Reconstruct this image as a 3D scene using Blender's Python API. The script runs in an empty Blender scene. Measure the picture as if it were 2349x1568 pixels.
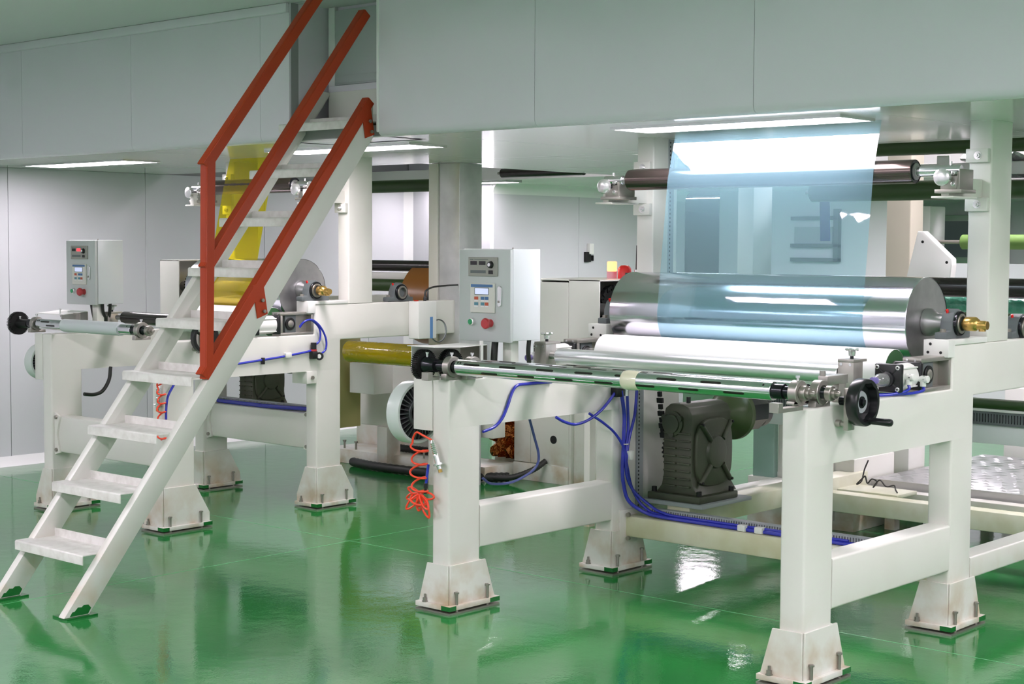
import bpy, bmesh, math, random
from mathutils import Vector, Matrix
random.seed(7)
SC = bpy.context.scene
COL = SC.collection
PI = math.pi

# ------------------------------------------------------------------ camera
cam_d = bpy.data.cameras.new('camera'); cam_d.sensor_width = 36.0; cam_d.lens = 36.0 * 3641.72 / 2349.0
cam_d.clip_start = 0.05; cam_d.clip_end = 100
cam = bpy.data.objects.new('camera', cam_d); COL.objects.link(cam); SC.camera = cam
def cam_matrix(yaw, pitch, roll):
    cy, sy = math.cos(yaw), math.sin(yaw)
    W = Matrix(((cy, sy, 0), (0, 0, -1), (-sy, cy, 0)))          # columns: world X, Y, Z in camera (right, down, forward)
    cp, sp = math.cos(pitch), math.sin(pitch)
    P = Matrix(((1, 0, 0), (0, cp, -sp), (0, sp, cp)))
    cr, sr = math.cos(roll), math.sin(roll)
    Q = Matrix(((cr, -sr, 0), (sr, cr, 0), (0, 0, 1)))
    M = Q @ P @ W
    r, d, f = M[0], M[1], M[2]
    return Matrix(((r[0], -d[0], -f[0]), (r[1], -d[1], -f[1]), (r[2], -d[2], -f[2])))
cam.matrix_world = Matrix.Translation((0, 0, 1.55)) @ cam_matrix(0.72612, 0.060363, 0.00498).to_4x4()

# ------------------------------------------------------------------ world, exposure
wd = bpy.data.worlds.new('world'); SC.world = wd; wd.use_nodes = True
wd.node_tree.nodes['Background'].inputs[0].default_value = (0.9, 0.95, 1.0, 1)
wd.node_tree.nodes['Background'].inputs[1].default_value = 0.15
SC.view_settings.view_transform = 'Standard'; SC.view_settings.look = 'None'
SC.view_settings.gamma = 1.0; SC.view_settings.use_curve_mapping = False
SC.view_settings.exposure = 1.0
LIGHT_FAR = 30.0      # panel strength in the far room
LIGHT_LOW = 14.5      # panel strength under the mezzanine
LIGHT_HALL_FILL = 38.0      # strength of the added fill panels on the hall ceiling

# ------------------------------------------------------------------ materials
def S(r, g, b):
    f = lambda c: (c / 12.92) if c <= 0.04045 else ((c + 0.055) / 1.055) ** 2.4
    return (f(r / 255), f(g / 255), f(b / 255), 1)
def mat(name, col, rough=0.5, metal=0.0, spec=0.5, coat=0.0, var=None, bump=None, stain=None, emit=None, aniso=0, rvar=0):
    m = bpy.data.materials.new(name); m.use_nodes = True
    nt = m.node_tree; N = nt.nodes; Lk = nt.links; b = N['Principled BSDF']
    b.inputs['Base Color'].default_value = col; b.inputs['Roughness'].default_value = rough
    b.inputs['Metallic'].default_value = metal; b.inputs['Specular IOR Level'].default_value = spec
    b.inputs['Coat Weight'].default_value = coat; b.inputs['Coat Roughness'].default_value = 0.06
    if aniso: b.inputs['Anisotropic'].default_value = aniso
    geo = N.new('ShaderNodeNewGeometry'); cur = None
    if var:
        sc, amt, c2 = var
        n = N.new('ShaderNodeTexNoise'); n.inputs['Scale'].default_value = sc; n.inputs['Detail'].default_value = 5
        Lk.new(geo.outputs['Position'], n.inputs['Vector'])
        r = N.new('ShaderNodeMapRange'); r.inputs[1].default_value = 0.4; r.inputs[2].default_value = 0.75; r.inputs[4].default_value = amt
        Lk.new(n.outputs['Fac'], r.inputs[0])
        x = N.new('ShaderNodeMix'); x.data_type = 'RGBA'; x.inputs[6].default_value = col; x.inputs[7].default_value = c2
        Lk.new(r.outputs[0], x.inputs[0]); cur = x.outputs[2]
        if rvar:
            rr = N.new('ShaderNodeMapRange'); rr.inputs[1].default_value = 0.3; rr.inputs[2].default_value = 0.7
            rr.inputs[3].default_value = rough; rr.inputs[4].default_value = rough + rvar
            Lk.new(n.outputs['Fac'], rr.inputs[0]); Lk.new(rr.outputs[0], b.inputs['Roughness'])
    if stain:                                    # dirt and rust that creeps up from the floor in patches
        c2, z0, z1, amt = stain
        sep = N.new('ShaderNodeSeparateXYZ'); Lk.new(geo.outputs['Position'], sep.inputs[0])
        r = N.new('ShaderNodeMapRange'); r.inputs[1].default_value = z0; r.inputs[2].default_value = z1
        r.inputs[3].default_value = 1; r.inputs[4].default_value = 0; Lk.new(sep.outputs[2], r.inputs[0])
        n = N.new('ShaderNodeTexNoise'); n.inputs['Scale'].default_value = 7; n.inputs['Detail'].default_value = 4
        Lk.new(geo.outputs['Position'], n.inputs['Vector'])
        r2 = N.new('ShaderNodeMapRange'); r2.inputs[1].default_value = 0.42; r2.inputs[2].default_value = 0.68; r2.inputs[4].default_value = amt
        Lk.new(n.outputs['Fac'], r2.inputs[0])
        mu = N.new('ShaderNodeMath'); mu.operation = 'MULTIPLY'; Lk.new(r.outputs[0], mu.inputs[0]); Lk.new(r2.outputs[0], mu.inputs[1])
        x = N.new('ShaderNodeMix'); x.data_type = 'RGBA'; x.inputs[6].default_value = col; x.inputs[7].default_value = c2
        if cur: Lk.new(cur, x.inputs[6])
        Lk.new(mu.outputs[0], x.inputs[0]); cur = x.outputs[2]
    if cur: Lk.new(cur, b.inputs['Base Color'])
    if bump:
        sc, st = bump[:2]
        n = N.new('ShaderNodeTexNoise'); n.inputs['Scale'].default_value = sc; n.inputs['Detail'].default_value = 3
        Lk.new(geo.outputs['Position'], n.inputs['Vector'])
        bp = N.new('ShaderNodeBump'); bp.inputs['Strength'].default_value = st; bp.inputs['Distance'].default_value = bump[2] if len(bump) > 2 else 0.01
        Lk.new(n.outputs['Fac'], bp.inputs['Height']); Lk.new(bp.outputs[0], b.inputs['Normal'])
    if emit:
        b.inputs['Emission Color'].default_value = emit[0]; b.inputs['Emission Strength'].default_value = emit[1]
    return m
M = {}
M['paint'] = mat('cream_machine_paint', S(226, 225, 218), 0.32, var=(3.0, 0.35, S(214, 212, 202)), stain=(S(176, 140, 88), 0.02, 0.30, 0.75))
M['paint_stained'] = mat('cream_paint_oil_stained', S(222, 222, 204), 0.4, var=(2.2, 0.7, S(196, 197, 146)), stain=(S(170, 160, 95), 0.1, 0.5, 0.4))
M['pad'] = mat('white_machined_pad', S(235, 234, 230), 0.35)
M['step'] = mat('worn_stair_paint', S(222, 221, 216), 0.42, var=(26.0, 0.55, S(188, 184, 176)), bump=(60, 0.15, 0.003))
M['stair'] = mat('cream_stair_paint', S(221, 221, 214), 0.36, var=(3.0, 0.3, S(206, 204, 196)), stain=(S(205, 178, 150), 0.0, 0.4, 0.7))
M['panel'] = mat('white_wall_panel', S(206, 207, 211), 0.28, var=(0.8, 0.2, S(199, 201, 204)))
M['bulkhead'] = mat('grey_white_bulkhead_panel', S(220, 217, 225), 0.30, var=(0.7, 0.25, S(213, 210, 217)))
M['ceil'] = mat('glossy_ceiling_panel', S(226, 226, 224), 0.10, spec=0.6)
M['hallceil'] = mat('hall_ceiling_panel', S(218, 219, 219), 0.35)
M['beige'] = mat('beige_column_paint', S(186, 181, 164), 0.45)
M['seam'] = mat('panel_seam', S(150, 152, 152), 0.6)
M['cove'] = mat('white_cove_trim', S(236, 236, 236), 0.3)
M['door'] = mat('grey_steel_door', S(176, 182, 182), 0.3)
M['red'] = mat('red_oxide_paint', S(176, 62, 30), 0.42, spec=0.25, var=(5.0, 0.4, S(156, 52, 26)))
M['floorpaint'] = mat('green_floor_paint_smear', S(22, 104, 42), 0.25)
M['chrome'] = mat('polished_chrome', (0.76, 0.76, 0.79, 1), 0.17, 1.0, bump=(300, 0.01))
M['guide'] = mat('satin_aluminium_roller', (0.82, 0.82, 0.84, 1), 0.30, 0.85)
M['mirror_roll'] = mat('mirror_roller_steel', (0.68, 0.68, 0.74, 1), 0.15, 1.0, var=(5, 0.25, (0.56, 0.56, 0.62, 1)))
M['rollcap'] = mat('roller_end_steel', (0.42, 0.42, 0.42, 1), 0.38, 0.9, var=(9, 0.7, (0.26, 0.26, 0.26, 1)))
M['stainless'] = mat('dull_stainless_steel', S(176, 172, 165), 0.38, 0.75, var=(14, 0.4, S(150, 146, 140)))
M['galv'] = mat('galvanised_column_sheet', S(210, 211, 212), 0.30, 0.25, var=(6, 0.7, S(176, 178, 180)))
M['steel'] = mat('bolt_steel', S(158, 154, 146), 0.4, 0.8)
M['alu'] = mat('bright_aluminium', S(225, 225, 225), 0.25, 0.8)
M['black'] = mat('black_plastic', S(26, 27, 29), 0.3)
M['blackshaft'] = mat('blackened_steel_shaft', S(42, 44, 48), 0.22, 0.6)
M['gear'] = mat('dark_gear_steel', S(40, 40, 40), 0.5, 0.5)
M['cast'] = mat('olive_cast_iron', S(72, 76, 60), 0.42, 0.1, var=(6, 0.5, S(56, 60, 48)), bump=(90, 0.12, 0.003))
M['olive'] = mat('olive_green_enamel', S(72, 86, 52), 0.3)
M['bearing'] = mat('grey_bearing_housing', S(96, 103, 104), 0.5)
M['brownroll'] = mat('dark_bronze_roller', S(96, 86, 82), 0.2, 0.85)
M['blackroll'] = mat('black_rubber_roller', S(38, 34, 32), 0.22)
M['greenroll'] = mat('dark_green_rubber_roller', S(50, 74, 34), 0.5)
M['ltgreen'] = mat('light_green_rubber_roller', S(104, 138, 66), 0.55)
M['greencore'] = mat('green_roller_core', S(52, 96, 56), 0.5)
M['whiteroll'] = mat('white_silicone_roller', S(238, 238, 238), 0.45)
M['sleeve'] = mat('pale_paper_sleeve', S(206, 212, 214), 0.6)
M['brass'] = mat('brass', S(206, 168, 96), 0.28, 0.9)
M['blue'] = mat('blue_polyurethane_hose', S(44, 52, 178), 0.25, coat=0.3)
M['navy'] = mat('dark_blue_cable', S(60, 72, 128), 0.35)
M['orange'] = mat('orange_coil_hose', S(250, 70, 38), 0.3, coat=0.3)
M['cable'] = mat('black_cable', S(38, 38, 37), 0.45)
M['duct'] = mat('grey_cable_duct', S(158, 163, 166), 0.5)
M['cabinet'] = mat('pale_grey_cabinet_enamel', S(206, 212, 212), 0.32, bump=(500, 0.03, 0.001))
M['cabdoor'] = mat('grey_cabinet_door_enamel', S(186, 192, 190), 0.36, bump=(500, 0.04, 0.001))
M['faceplate'] = mat('grey_instrument_face', S(150, 150, 142), 0.4)
M['keypad'] = mat('pale_keypad_face', S(206, 206, 198), 0.4)
M['lcd'] = mat('lcd_screen', S(186, 194, 222), 0.25, emit=(S(186, 194, 226), 0.35))
M['keyblue'] = mat('key_blue', S(72, 112, 158), 0.4)
M['keyteal'] = mat('key_teal', S(84, 134, 150), 0.4)
M['keyred'] = mat('key_red', S(186, 84, 58), 0.4)
M['keywhite'] = mat('key_caption_white', S(226, 226, 226), 0.4)
M['darkglass'] = mat('dark_display_window', S(22, 24, 22), 0.15)
M['redled'] = mat('lit_red_display', S(220, 40, 50), 0.3, emit=(S(255, 50, 60), 1.2))
M['estop'] = mat('red_push_button', S(176, 52, 56), 0.35)
M['greenbtn'] = mat('green_push_button', S(44, 150, 96), 0.3)
M['brake'] = mat('pale_green_grey_enamel', S(206, 214, 210), 0.25)
M['finmetal'] = mat('dark_fin_metal', S(92, 96, 98), 0.4, 0.5)
M['clearplast'] = mat('clear_plastic_tape', S(226, 222, 196), 0.15, coat=0.5)
M['whiteplast'] = mat('white_plastic', S(232, 232, 228), 0.35)
M['lampred'] = mat('red_lamp_plastic', S(226, 34, 34), 0.25)
M['lampglow'] = mat('lit_amber_beacon', S(255, 150, 110), 0.4, emit=(S(255, 140, 90), 1.6))
M['lampbase'] = mat('pink_lit_beacon_base', S(236, 170, 180), 0.4)
M['yellowpaint'] = mat('olive_yellow_paint', S(178, 172, 112), 0.4)
M['foil'] = mat('copper_foil', S(196, 128, 70), 0.16, 0.9, bump=(26, 0.9, 0.03), var=(12, 0.7, S(120, 60, 25)))
M['walk'] = mat('aluminium_walkway', S(196, 196, 198), 0.3, 0.8)
M['teal'] = mat('pale_teal_panel', S(148, 178, 168), 0.4)
M['glassdark'] = mat('dark_window_glass', S(96, 108, 112), 0.1)
M['wrap'] = mat('clear_wrinkled_wrap', S(220, 222, 220), 0.15, coat=0.6, bump=(40, 0.9, 0.02))
M['bluetrim'] = mat('blue_label_strip', S(92, 140, 196), 0.4)
M['orangeroll'] = mat('brown_orange_roll', S(150, 96, 40), 0.3)
def emission(name, col, s):
    m = bpy.data.materials.new(name); m.use_nodes = True; nt = m.node_tree; nt.nodes.clear()
    e = nt.nodes.new('ShaderNodeEmission'); e.inputs[0].default_value = col; e.inputs[1].default_value = s
    o = nt.nodes.new('ShaderNodeOutputMaterial'); nt.links.new(e.outputs[0], o.inputs[0]); return m
M['panel_light'] = emission('lit_diffuser', (1.0, 0.895, 0.975, 1), LIGHT_LOW)
M['far_light'] = emission('lit_far_diffuser', (1.0, 0.885, 0.985, 1), LIGHT_FAR)
M['hall_fill'] = emission('added_hall_fill_diffuser', (1.0, 0.865, 0.99, 1), LIGHT_HALL_FILL)
def film(name, tint, haze, hcol, ior=0.09):
    m = bpy.data.materials.new(name); m.use_nodes = True; nt = m.node_tree; nt.nodes.clear(); N = nt.nodes; L = nt.links
    t = N.new('ShaderNodeBsdfTransparent'); t.inputs[0].default_value = tint
    d = N.new('ShaderNodeBsdfDiffuse'); d.inputs[0].default_value = hcol
    g = N.new('ShaderNodeBsdfGlossy'); g.inputs['Roughness'].default_value = 0.02
    lw = N.new('ShaderNodeLayerWeight'); lw.inputs[0].default_value = 0.5      # Schlick reflectance of a two-sided sheet
    pw = N.new('ShaderNodeMath'); pw.operation = 'POWER'; pw.inputs[1].default_value = 4.5; L.new(lw.outputs['Facing'], pw.inputs[0])
    fr = N.new('ShaderNodeMapRange'); fr.inputs[3].default_value = ior; fr.inputs[4].default_value = 1.0; L.new(pw.outputs[0], fr.inputs[0])
    a = N.new('ShaderNodeMixShader'); a.inputs[0].default_value = haze; L.new(t.outputs[0], a.inputs[1]); L.new(d.outputs[0], a.inputs[2])
    b = N.new('ShaderNodeMixShader'); L.new(fr.outputs[0], b.inputs[0]); L.new(a.outputs[0], b.inputs[1]); L.new(g.outputs[0], b.inputs[2])
    o = N.new('ShaderNodeOutputMaterial'); L.new(b.outputs[0], o.inputs[0])
    return m
M['bluefilm'] = film('pale_blue_plastic_film', (0.66, 0.86, 0.90, 1), 0.15, S(160, 205, 225), 0.10)
M['yellowfilm'] = film('yellow_plastic_film', (1.0, 0.86, 0.02, 1), 0.16, S(250, 220, 10), 0.10)
M['clear'] = film('clear_plastic', (0.9, 0.92, 0.92, 1), 0.25, S(225, 225, 225), 0.08)
def floor_mat():
    m = bpy.data.materials.new('green_epoxy_floor'); m.use_nodes = True; nt = m.node_tree; N = nt.nodes; L = nt.links; b = N['Principled BSDF']
    geo = N.new('ShaderNodeNewGeometry')
    n1 = N.new('ShaderNodeTexNoise'); n1.inputs['Scale'].default_value = 0.9; n1.inputs['Detail'].default_value = 6; L.new(geo.outputs['Position'], n1.inputs['Vector'])
    x = N.new('ShaderNodeMix'); x.data_type = 'RGBA'; x.inputs[6].default_value = S(42, 131, 60); x.inputs[7].default_value = S(40, 113, 60)
    r = N.new('ShaderNodeMapRange'); r.inputs[1].default_value = 0.35; r.inputs[2].default_value = 0.7; L.new(n1.outputs['Fac'], r.inputs[0]); L.new(r.outputs[0], x.inputs[0])
    L.new(x.outputs[2], b.inputs['Base Color'])
    n2 = N.new('ShaderNodeTexNoise'); n2.inputs['Scale'].default_value = 2.2; n2.inputs['Detail'].default_value = 5; L.new(geo.outputs['Position'], n2.inputs['Vector'])
    rr = N.new('ShaderNodeMapRange'); rr.inputs[1].default_value = 0.3; rr.inputs[2].default_value = 0.7; rr.inputs[3].default_value = 0.045; rr.inputs[4].default_value = 0.085
    L.new(n2.outputs['Fac'], rr.inputs[0]); L.new(rr.outputs[0], b.inputs['Roughness'])
    b.inputs['Specular IOR Level'].default_value = 0.62
    n3 = N.new('ShaderNodeTexNoise'); n3.inputs['Scale'].default_value = 9; n3.inputs['Detail'].default_value = 4; L.new(geo.outputs['Position'], n3.inputs['Vector'])
    n4 = N.new('ShaderNodeTexNoise'); n4.inputs['Scale'].default_value = 110; n4.inputs['Detail'].default_value = 2; L.new(geo.outputs['Position'], n4.inputs['Vector'])
    b1 = N.new('ShaderNodeBump'); b1.inputs['Strength'].default_value = 0.05; b1.inputs['Distance'].default_value = 0.02; L.new(n3.outputs['Fac'], b1.inputs['Height'])
    b2 = N.new('ShaderNodeBump'); b2.inputs['Strength'].default_value = 0.05; b2.inputs['Distance'].default_value = 0.004; L.new(n4.outputs['Fac'], b2.inputs['Height']); L.new(b1.outputs[0], b2.inputs['Normal'])
    L.new(b2.outputs[0], b.inputs['Normal'])
    return m
M['floor'] = floor_mat()
M['floorseam'] = mat('pale_floor_joint_line', S(120, 190, 140), 0.25)

# ------------------------------------------------------------------ mesh helpers (all in world coordinates)
def thing(name, label, cat, loc, group=None):
    o = bpy.data.objects.new(name, None); COL.objects.link(o); o.location = loc; o.empty_display_size = 0.05
    o['label'] = label; o['category'] = cat
    if group: o['group'] = group
    return o
def tag(o, label, cat, group=None):
    o['label'] = label; o['category'] = cat
    if group: o['group'] = group
    return o
def struct(o, label=None):
    o['kind'] = 'structure'
    if label: o['label'] = label
    return o
def wloc(o):
    v = Vector(o.location)
    while o.parent: o = o.parent; v += Vector(o.location)
    return v
def link(name, bm, m, parent=None, smooth=38):
    if smooth:
        bm.normal_update(); a = math.radians(smooth)
        for f in bm.faces: f.smooth = True
        for e in bm.edges:
            if len(e.link_faces) == 2: e.smooth = e.calc_face_angle(0) < a
    c = Vector((0, 0, 0))
    if bm.verts:
        lo = Vector([min(v.co[i] for v in bm.verts) for i in range(3)]); hi = Vector([max(v.co[i] for v in bm.verts) for i in range(3)])
        c = (lo + hi) / 2
        for v in bm.verts: v.co -= c
    me = bpy.data.meshes.new(name); bm.to_mesh(me); bm.free()
    me.materials.append(M[m] if isinstance(m, str) else m)
    o = bpy.data.objects.new(name, me); COL.objects.link(o)
    if parent:
        o.parent = parent; o.location = c - wloc(parent)
    else: o.location = c
    return o
def copy_at(src, world, parent=None, rot=None):
    o = src.copy(); COL.objects.link(o)
    if parent: o.parent = parent; o.location = Vector(world) - wloc(parent)
    else: o.parent = None; o.location = world
    if rot: o.rotation_euler = rot
    return o
def bm_box(bm, x0, x1, y0, y1, z0, z1):
    v = [bm.verts.new((x, y, z)) for x in (x0, x1) for y in (y0, y1) for z in (z0, z1)]
    fs = [(0, 1, 3, 2), (4, 6, 7, 5), (0, 4, 5, 1), (2, 3, 7, 6), (0, 2, 6, 4), (1, 5, 7, 3)]
    return [bm.faces.new([v[i] for i in f]) for f in fs]
def bevel(bm, w, seg=2):
    if w > 0: bmesh.ops.bevel(bm, geom=list(bm.edges), offset=w, segments=seg, affect='EDGES', profile=0.5, clamp_overlap=True)
def box(name, x0, x1, y0, y1, z0, z1, m, parent=None, bev=0.0, seg=2, along=None):
    bm = bmesh.new(); bm_box(bm, min(x0, x1), max(x0, x1), min(y0, y1), max(y0, y1), min(z0, z1), max(z0, z1))
    if along and bev:                            # round only the edges that run along one axis (tube sections)
        k = 'xyz'.index(along)
        es = [e for e in bm.edges if abs((e.verts[0].co - e.verts[1].co).normalized()[k]) > 0.9]
        bmesh.ops.bevel(bm, geom=es, offset=bev, segments=3, affect='EDGES', profile=0.5, clamp_overlap=True)
    else: bevel(bm, bev, seg)
    return link(name, bm, m, parent)
def prism(name, pts, axis, lo, hi, m, parent=None, bev=0.0, seg=2, keep=None):
    """polygon pts in the plane perpendicular to axis ('x': (y,z); 'y': (x,z); 'z': (x,y)) extruded lo..hi"""
    bm = bmesh.new()
    def P(p, t): return {'x': (t, p[0], p[1]), 'y': (p[0], t, p[1]), 'z': (p[0], p[1], t)}[axis]
    a = [bm.verts.new(P(p, lo)) for p in pts]; b = [bm.verts.new(P(p, hi)) for p in pts]
    n = len(pts); bm.faces.new(a); bm.faces.new(b[::-1])
    for i in range(n): bm.faces.new((a[i], b[i], b[(i + 1) % n], a[(i + 1) % n]))
    bmesh.ops.recalc_face_normals(bm, faces=bm.faces)
    if keep is None: bevel(bm, bev, seg)
    else:                                        # leave the welded edges that satisfy keep() sharp
        es = [e for e in bm.edges if not keep(e.verts[0].co, e.verts[1].co)]
        bmesh.ops.bevel(bm, geom=es, offset=bev, segments=3, affect='EDGES', profile=0.5, clamp_overlap=True)
    return link(name, bm, m, parent)
def frame_axes(d):
    d = Vector(d).normalized(); u = Vector((0, 0, 1)) if abs(d.z) < 0.9 else Vector((1, 0, 0))
    a = d.cross(u).normalized(); return d, a, a.cross(d).normalized()
def bm_lathe(bm, p0, d, prof, n=36, cap=True, phase=0.0):
    d, a, b = frame_axes(d); p0 = Vector(p0); rings = []
    for t, r in prof:
        if r < 1e-6: rings.append([bm.verts.new(p0 + d * t)])
        else: rings.append([bm.verts.new(p0 + d * t + a * (r * math.cos(2 * PI * k / n + phase)) + b * (r * math.sin(2 * PI * k / n + phase))) for k in range(n)])
    for q, w in zip(rings, rings[1:]):
        for k in range(n):
            j = (k + 1) % n
            if len(q) == 1 and len(w) == 1: continue
            if len(q) == 1: f = [q[0], w[j], w[k]]
            elif len(w) == 1: f = [q[k], q[j], w[0]]
            else: f = [q[k], q[j], w[j], w[k]]
            try: bm.faces.new(f)
            except ValueError: pass
    if cap:
        for rg, fl in ((rings[0], True), (rings[-1], False)):
            if len(rg) > 2: bm.faces.new(rg[::-1] if fl else rg)
def lathe(name, p0, d, prof, m, parent=None, n=36, cap=True, phase=0.0, smooth=38):
    bm = bmesh.new(); bm_lathe(bm, p0, d, prof, n, cap, phase); bmesh.ops.recalc_face_normals(bm, faces=bm.faces)
    return link(name, bm, m, parent, smooth)
def cyl(name, p0, p1, r, m, parent=None, n=28, ch=0.0, phase=0.0):
    L = (Vector(p1) - Vector(p0)).length; d = Vector(p1) - Vector(p0)
    ch = min(ch, L * 0.45, r * 0.6)
    pr = [(0, r), (L, r)] if ch <= 0 else [(0, r - ch), (ch, r), (L - ch, r), (L, r - ch)]
    return lathe(name, p0, d, pr, m, parent, n, True, phase)
def ring(name, c, d, r_in, r_out, w, m, parent=None, n=32):
    return lathe(name, Vector(c) - Vector(d).normalized() * (w / 2), d, [(0, r_in), (0, r_out - 0.002), (0.002, r_out), (w - 0.002, r_out), (w, r_out - 0.002), (w, r_in), (0, r_in)], m, parent, n, False)
def smooth_path(pts, k=6):
    P = [Vector(p) for p in pts]; P = [P[0] * 2 - P[1]] + P + [P[-1] * 2 - P[-2]]; out = []
    for i in range(1, len(P) - 2):
        a, b, c, e = P[i - 1], P[i], P[i + 1], P[i + 2]
        for s in range(k):
            t = s / k
            out.append(0.5 * ((2 * b) + (c - a) * t + (2 * a - 5 * b + 4 * c - e) * t * t + (3 * b - a - 3 * c + e) * t ** 3))
    out.append(P[-2]); return out
def bm_tube(bm, pts, r, n=8):
    pts = [Vector(p) for p in pts]; rings = []; up = None
    for i, p in enumerate(pts):
        d = (pts[min(i + 1, len(pts) - 1)] - pts[max(i - 1, 0)])
        if d.length < 1e-9: d = Vector((0, 0, 1))
        d.normalize()
        if up is None: _, a, b = frame_axes(d)
        else:
            a = up - d * up.dot(d)
            if a.length < 1e-6: _, a, b = frame_axes(d)
            a.normalize(); b = a.cross(d).normalized()
        up = a
        rings.append([bm.verts.new(p + a * (r * math.cos(2 * PI * k / n)) + b * (r * math.sin(2 * PI * k / n))) for k in range(n)])
    for q, w in zip(rings, rings[1:]):
        for k in range(n): bm.faces.new((q[k], q[(k + 1) % n], w[(k + 1) % n], w[k]))
    bm.faces.new(rings[0][::-1]); bm.faces.new(rings[-1]); bmesh.ops.recalc_face_normals(bm, faces=bm.faces)
def tube(name, pts, r, m, parent=None, k=6, n=8, raw=False):
    bm = bmesh.new(); bm_tube(bm, pts if raw else smooth_path(pts, k), r, n); return link(name, bm, m, parent, 60)
def gear(name, c, r, w, teeth, m, parent=None, root=0.86, hole=0):
    """toothed wheel, axis along X"""
    bm = bmesh.new(); x0, x1 = c[0] - w / 2, c[0] + w / 2; P = []
    for k in range(teeth):
        a0 = 2 * PI * k / teeth; s = 2 * PI / teeth
        for f, rr in ((0.0, r * root), (0.28, r * root), (0.42, r), (0.78, r), (0.92, r * root)):
            P.append((c[1] + rr * math.cos(a0 + f * s), c[2] + rr * math.sin(a0 + f * s)))
    a = [bm.verts.new((x0, y, z)) for y, z in P]; b = [bm.verts.new((x1, y, z)) for y, z in P]
    n = len(P); bm.faces.new(a); bm.faces.new(b[::-1])
    for i in range(n): bm.faces.new((a[i], b[i], b[(i + 1) % n], a[(i + 1) % n]))
    bmesh.ops.recalc_face_normals(bm, faces=bm.faces); return link(name, bm, m, parent, 25)
def hexbolt(name, base, h, r, m, parent, head=None, d=(0, 0, 1)):
    """stud with a hexagonal head at its far end"""
    head = head or r * 2.0; h1 = h - head * 0.75
    return lathe(name, base, d, [(0, r), (h1, r), (h1, head), (h - head * 0.12, head), (h, head * 0.85)], m, parent, 6, smooth=30)

# ================================================================== THE SETTING
ZC, YB, YE, ZH = 2.075, 5.33, 7.27, 2.775
fl = struct(box('floor', -14, 3.0, -3.0, 22, -0.1, 0.0, 'floor'), 'glossy green epoxy floor')
box('joint_line', -9.9, 3.0, 5.6145, 5.6185, 0.0, 0.0006, 'floorseam', fl)
box('joint_line', -6.122, -6.118, -3.0, 9.8, 0.0, 0.0006, 'floorseam', fl)
box('joint_line', -1.6, -1.596, -3.0, 9.8, 0.0, 0.0006, 'floorseam', fl)
box('joint_line', -9.9, 3.0, 1.2, 1.204, 0.0, 0.0006, 'floorseam', fl)

def panel_row(parent, axis, fixed, thick, a0, a1, width, z0, z1, m, off=0.0):
    """separate wall panels with a recessed joint between them, standing proud of the backing"""
    a = a0; first = True
    while a < a1 - 1e-4:
        b = min(a0 + off if (first and off) else a + width, a1); first = False
        lo, hi = a + 0.0015, b - 0.0015
        if hi - lo > 0.01:
            f0, f1 = sorted((fixed, fixed + thick))
            if axis == 'y': box('wall_panel', f0, f1, lo, hi, z0, z1, m, parent, 0.0015, 1)
            else: box('wall_panel', lo, hi, f0, f1, z0, z1, m, parent, 0.0015, 1)
        a = b
wl = struct(box('wall_left', -10.1, -9.972, -3, 9.9, 0, ZH, 'seam'), 'white panel wall on the left of the hall')
panel_row(wl, 'y', -9.96, -0.012, YB, 9.86, 1.14, 0.05, ZC, 'panel', off=0.612)
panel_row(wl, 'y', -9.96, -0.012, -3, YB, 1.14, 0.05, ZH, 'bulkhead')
bl = [(-9.96, 0.0), (-9.90, 0.0), (-9.925, 0.012), (-9.945, 0.035), (-9.955, 0.065), (-9.96, 0.065)]
struct(prism('baseboard_left', bl, 'y', -3, 9.84, 'cove'), 'white cove skirting along the left wall')
wb = struct(box('wall_back', -9.972, -8.975, 9.852, 10.0, 0, ZH, 'seam'), 'white panel wall behind the left machine')
panel_row(wb, 'x', 9.84, 0.012, -9.96, -8.96, 1.0, 0.02, ZH, 'panel')
cv = struct(prism('trim_1', [(-9.96, 9.84), (-9.96, 9.78), (-9.945, 9.80), (-9.92, 9.825), (-9.90, 9.84)], 'z', 0, ZC, 'cove'), 'white cove strip in the corner of the walls')
wi = struct(box('wall_inner', -9.1, -8.972, 9.852, 12.6, 0, ZH, 'seam'), 'white panel wall running away behind the machines')
panel_row(wi, 'y', -8.96, -0.012, 9.84, 12.6, 1.14, 0.02, ZC, 'panel')
struct(box('trim_2', -8.99, -8.957, 9.837, 9.855, 0, ZC, 'cove', None, 0.006, 3), 'rounded white corner strip of the inner wall')
struct(prism('trim_3', [(-8.96, ZC), (-8.90, ZC), (-8.93, ZC - 0.02), (-8.95, ZC - 0.045), (-8.96, ZC - 0.09)], 'y', 9.84, 12.6, 'cove'), 'white cove strip under the ceiling of the inner wall')
struct(box('wall_far', -14, 3, 22, 22.1, 0, ZH, 'panel'), 'white wall at the far end of the plant')
struct(box('wall_far_left', -14.1, -14, 9.9, 22, 0, ZH, 'panel'), 'white wall of the far room')
struct(box('wall_right', 3.0, 3.1, -3, 22, 0, ZH, 'panel'), 'white panel wall on the right')
struct(box('wall_front', -10, 3, -3.1, -3.0, 0, ZH, 'panel'), 'white panel wall behind the viewpoint')

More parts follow.
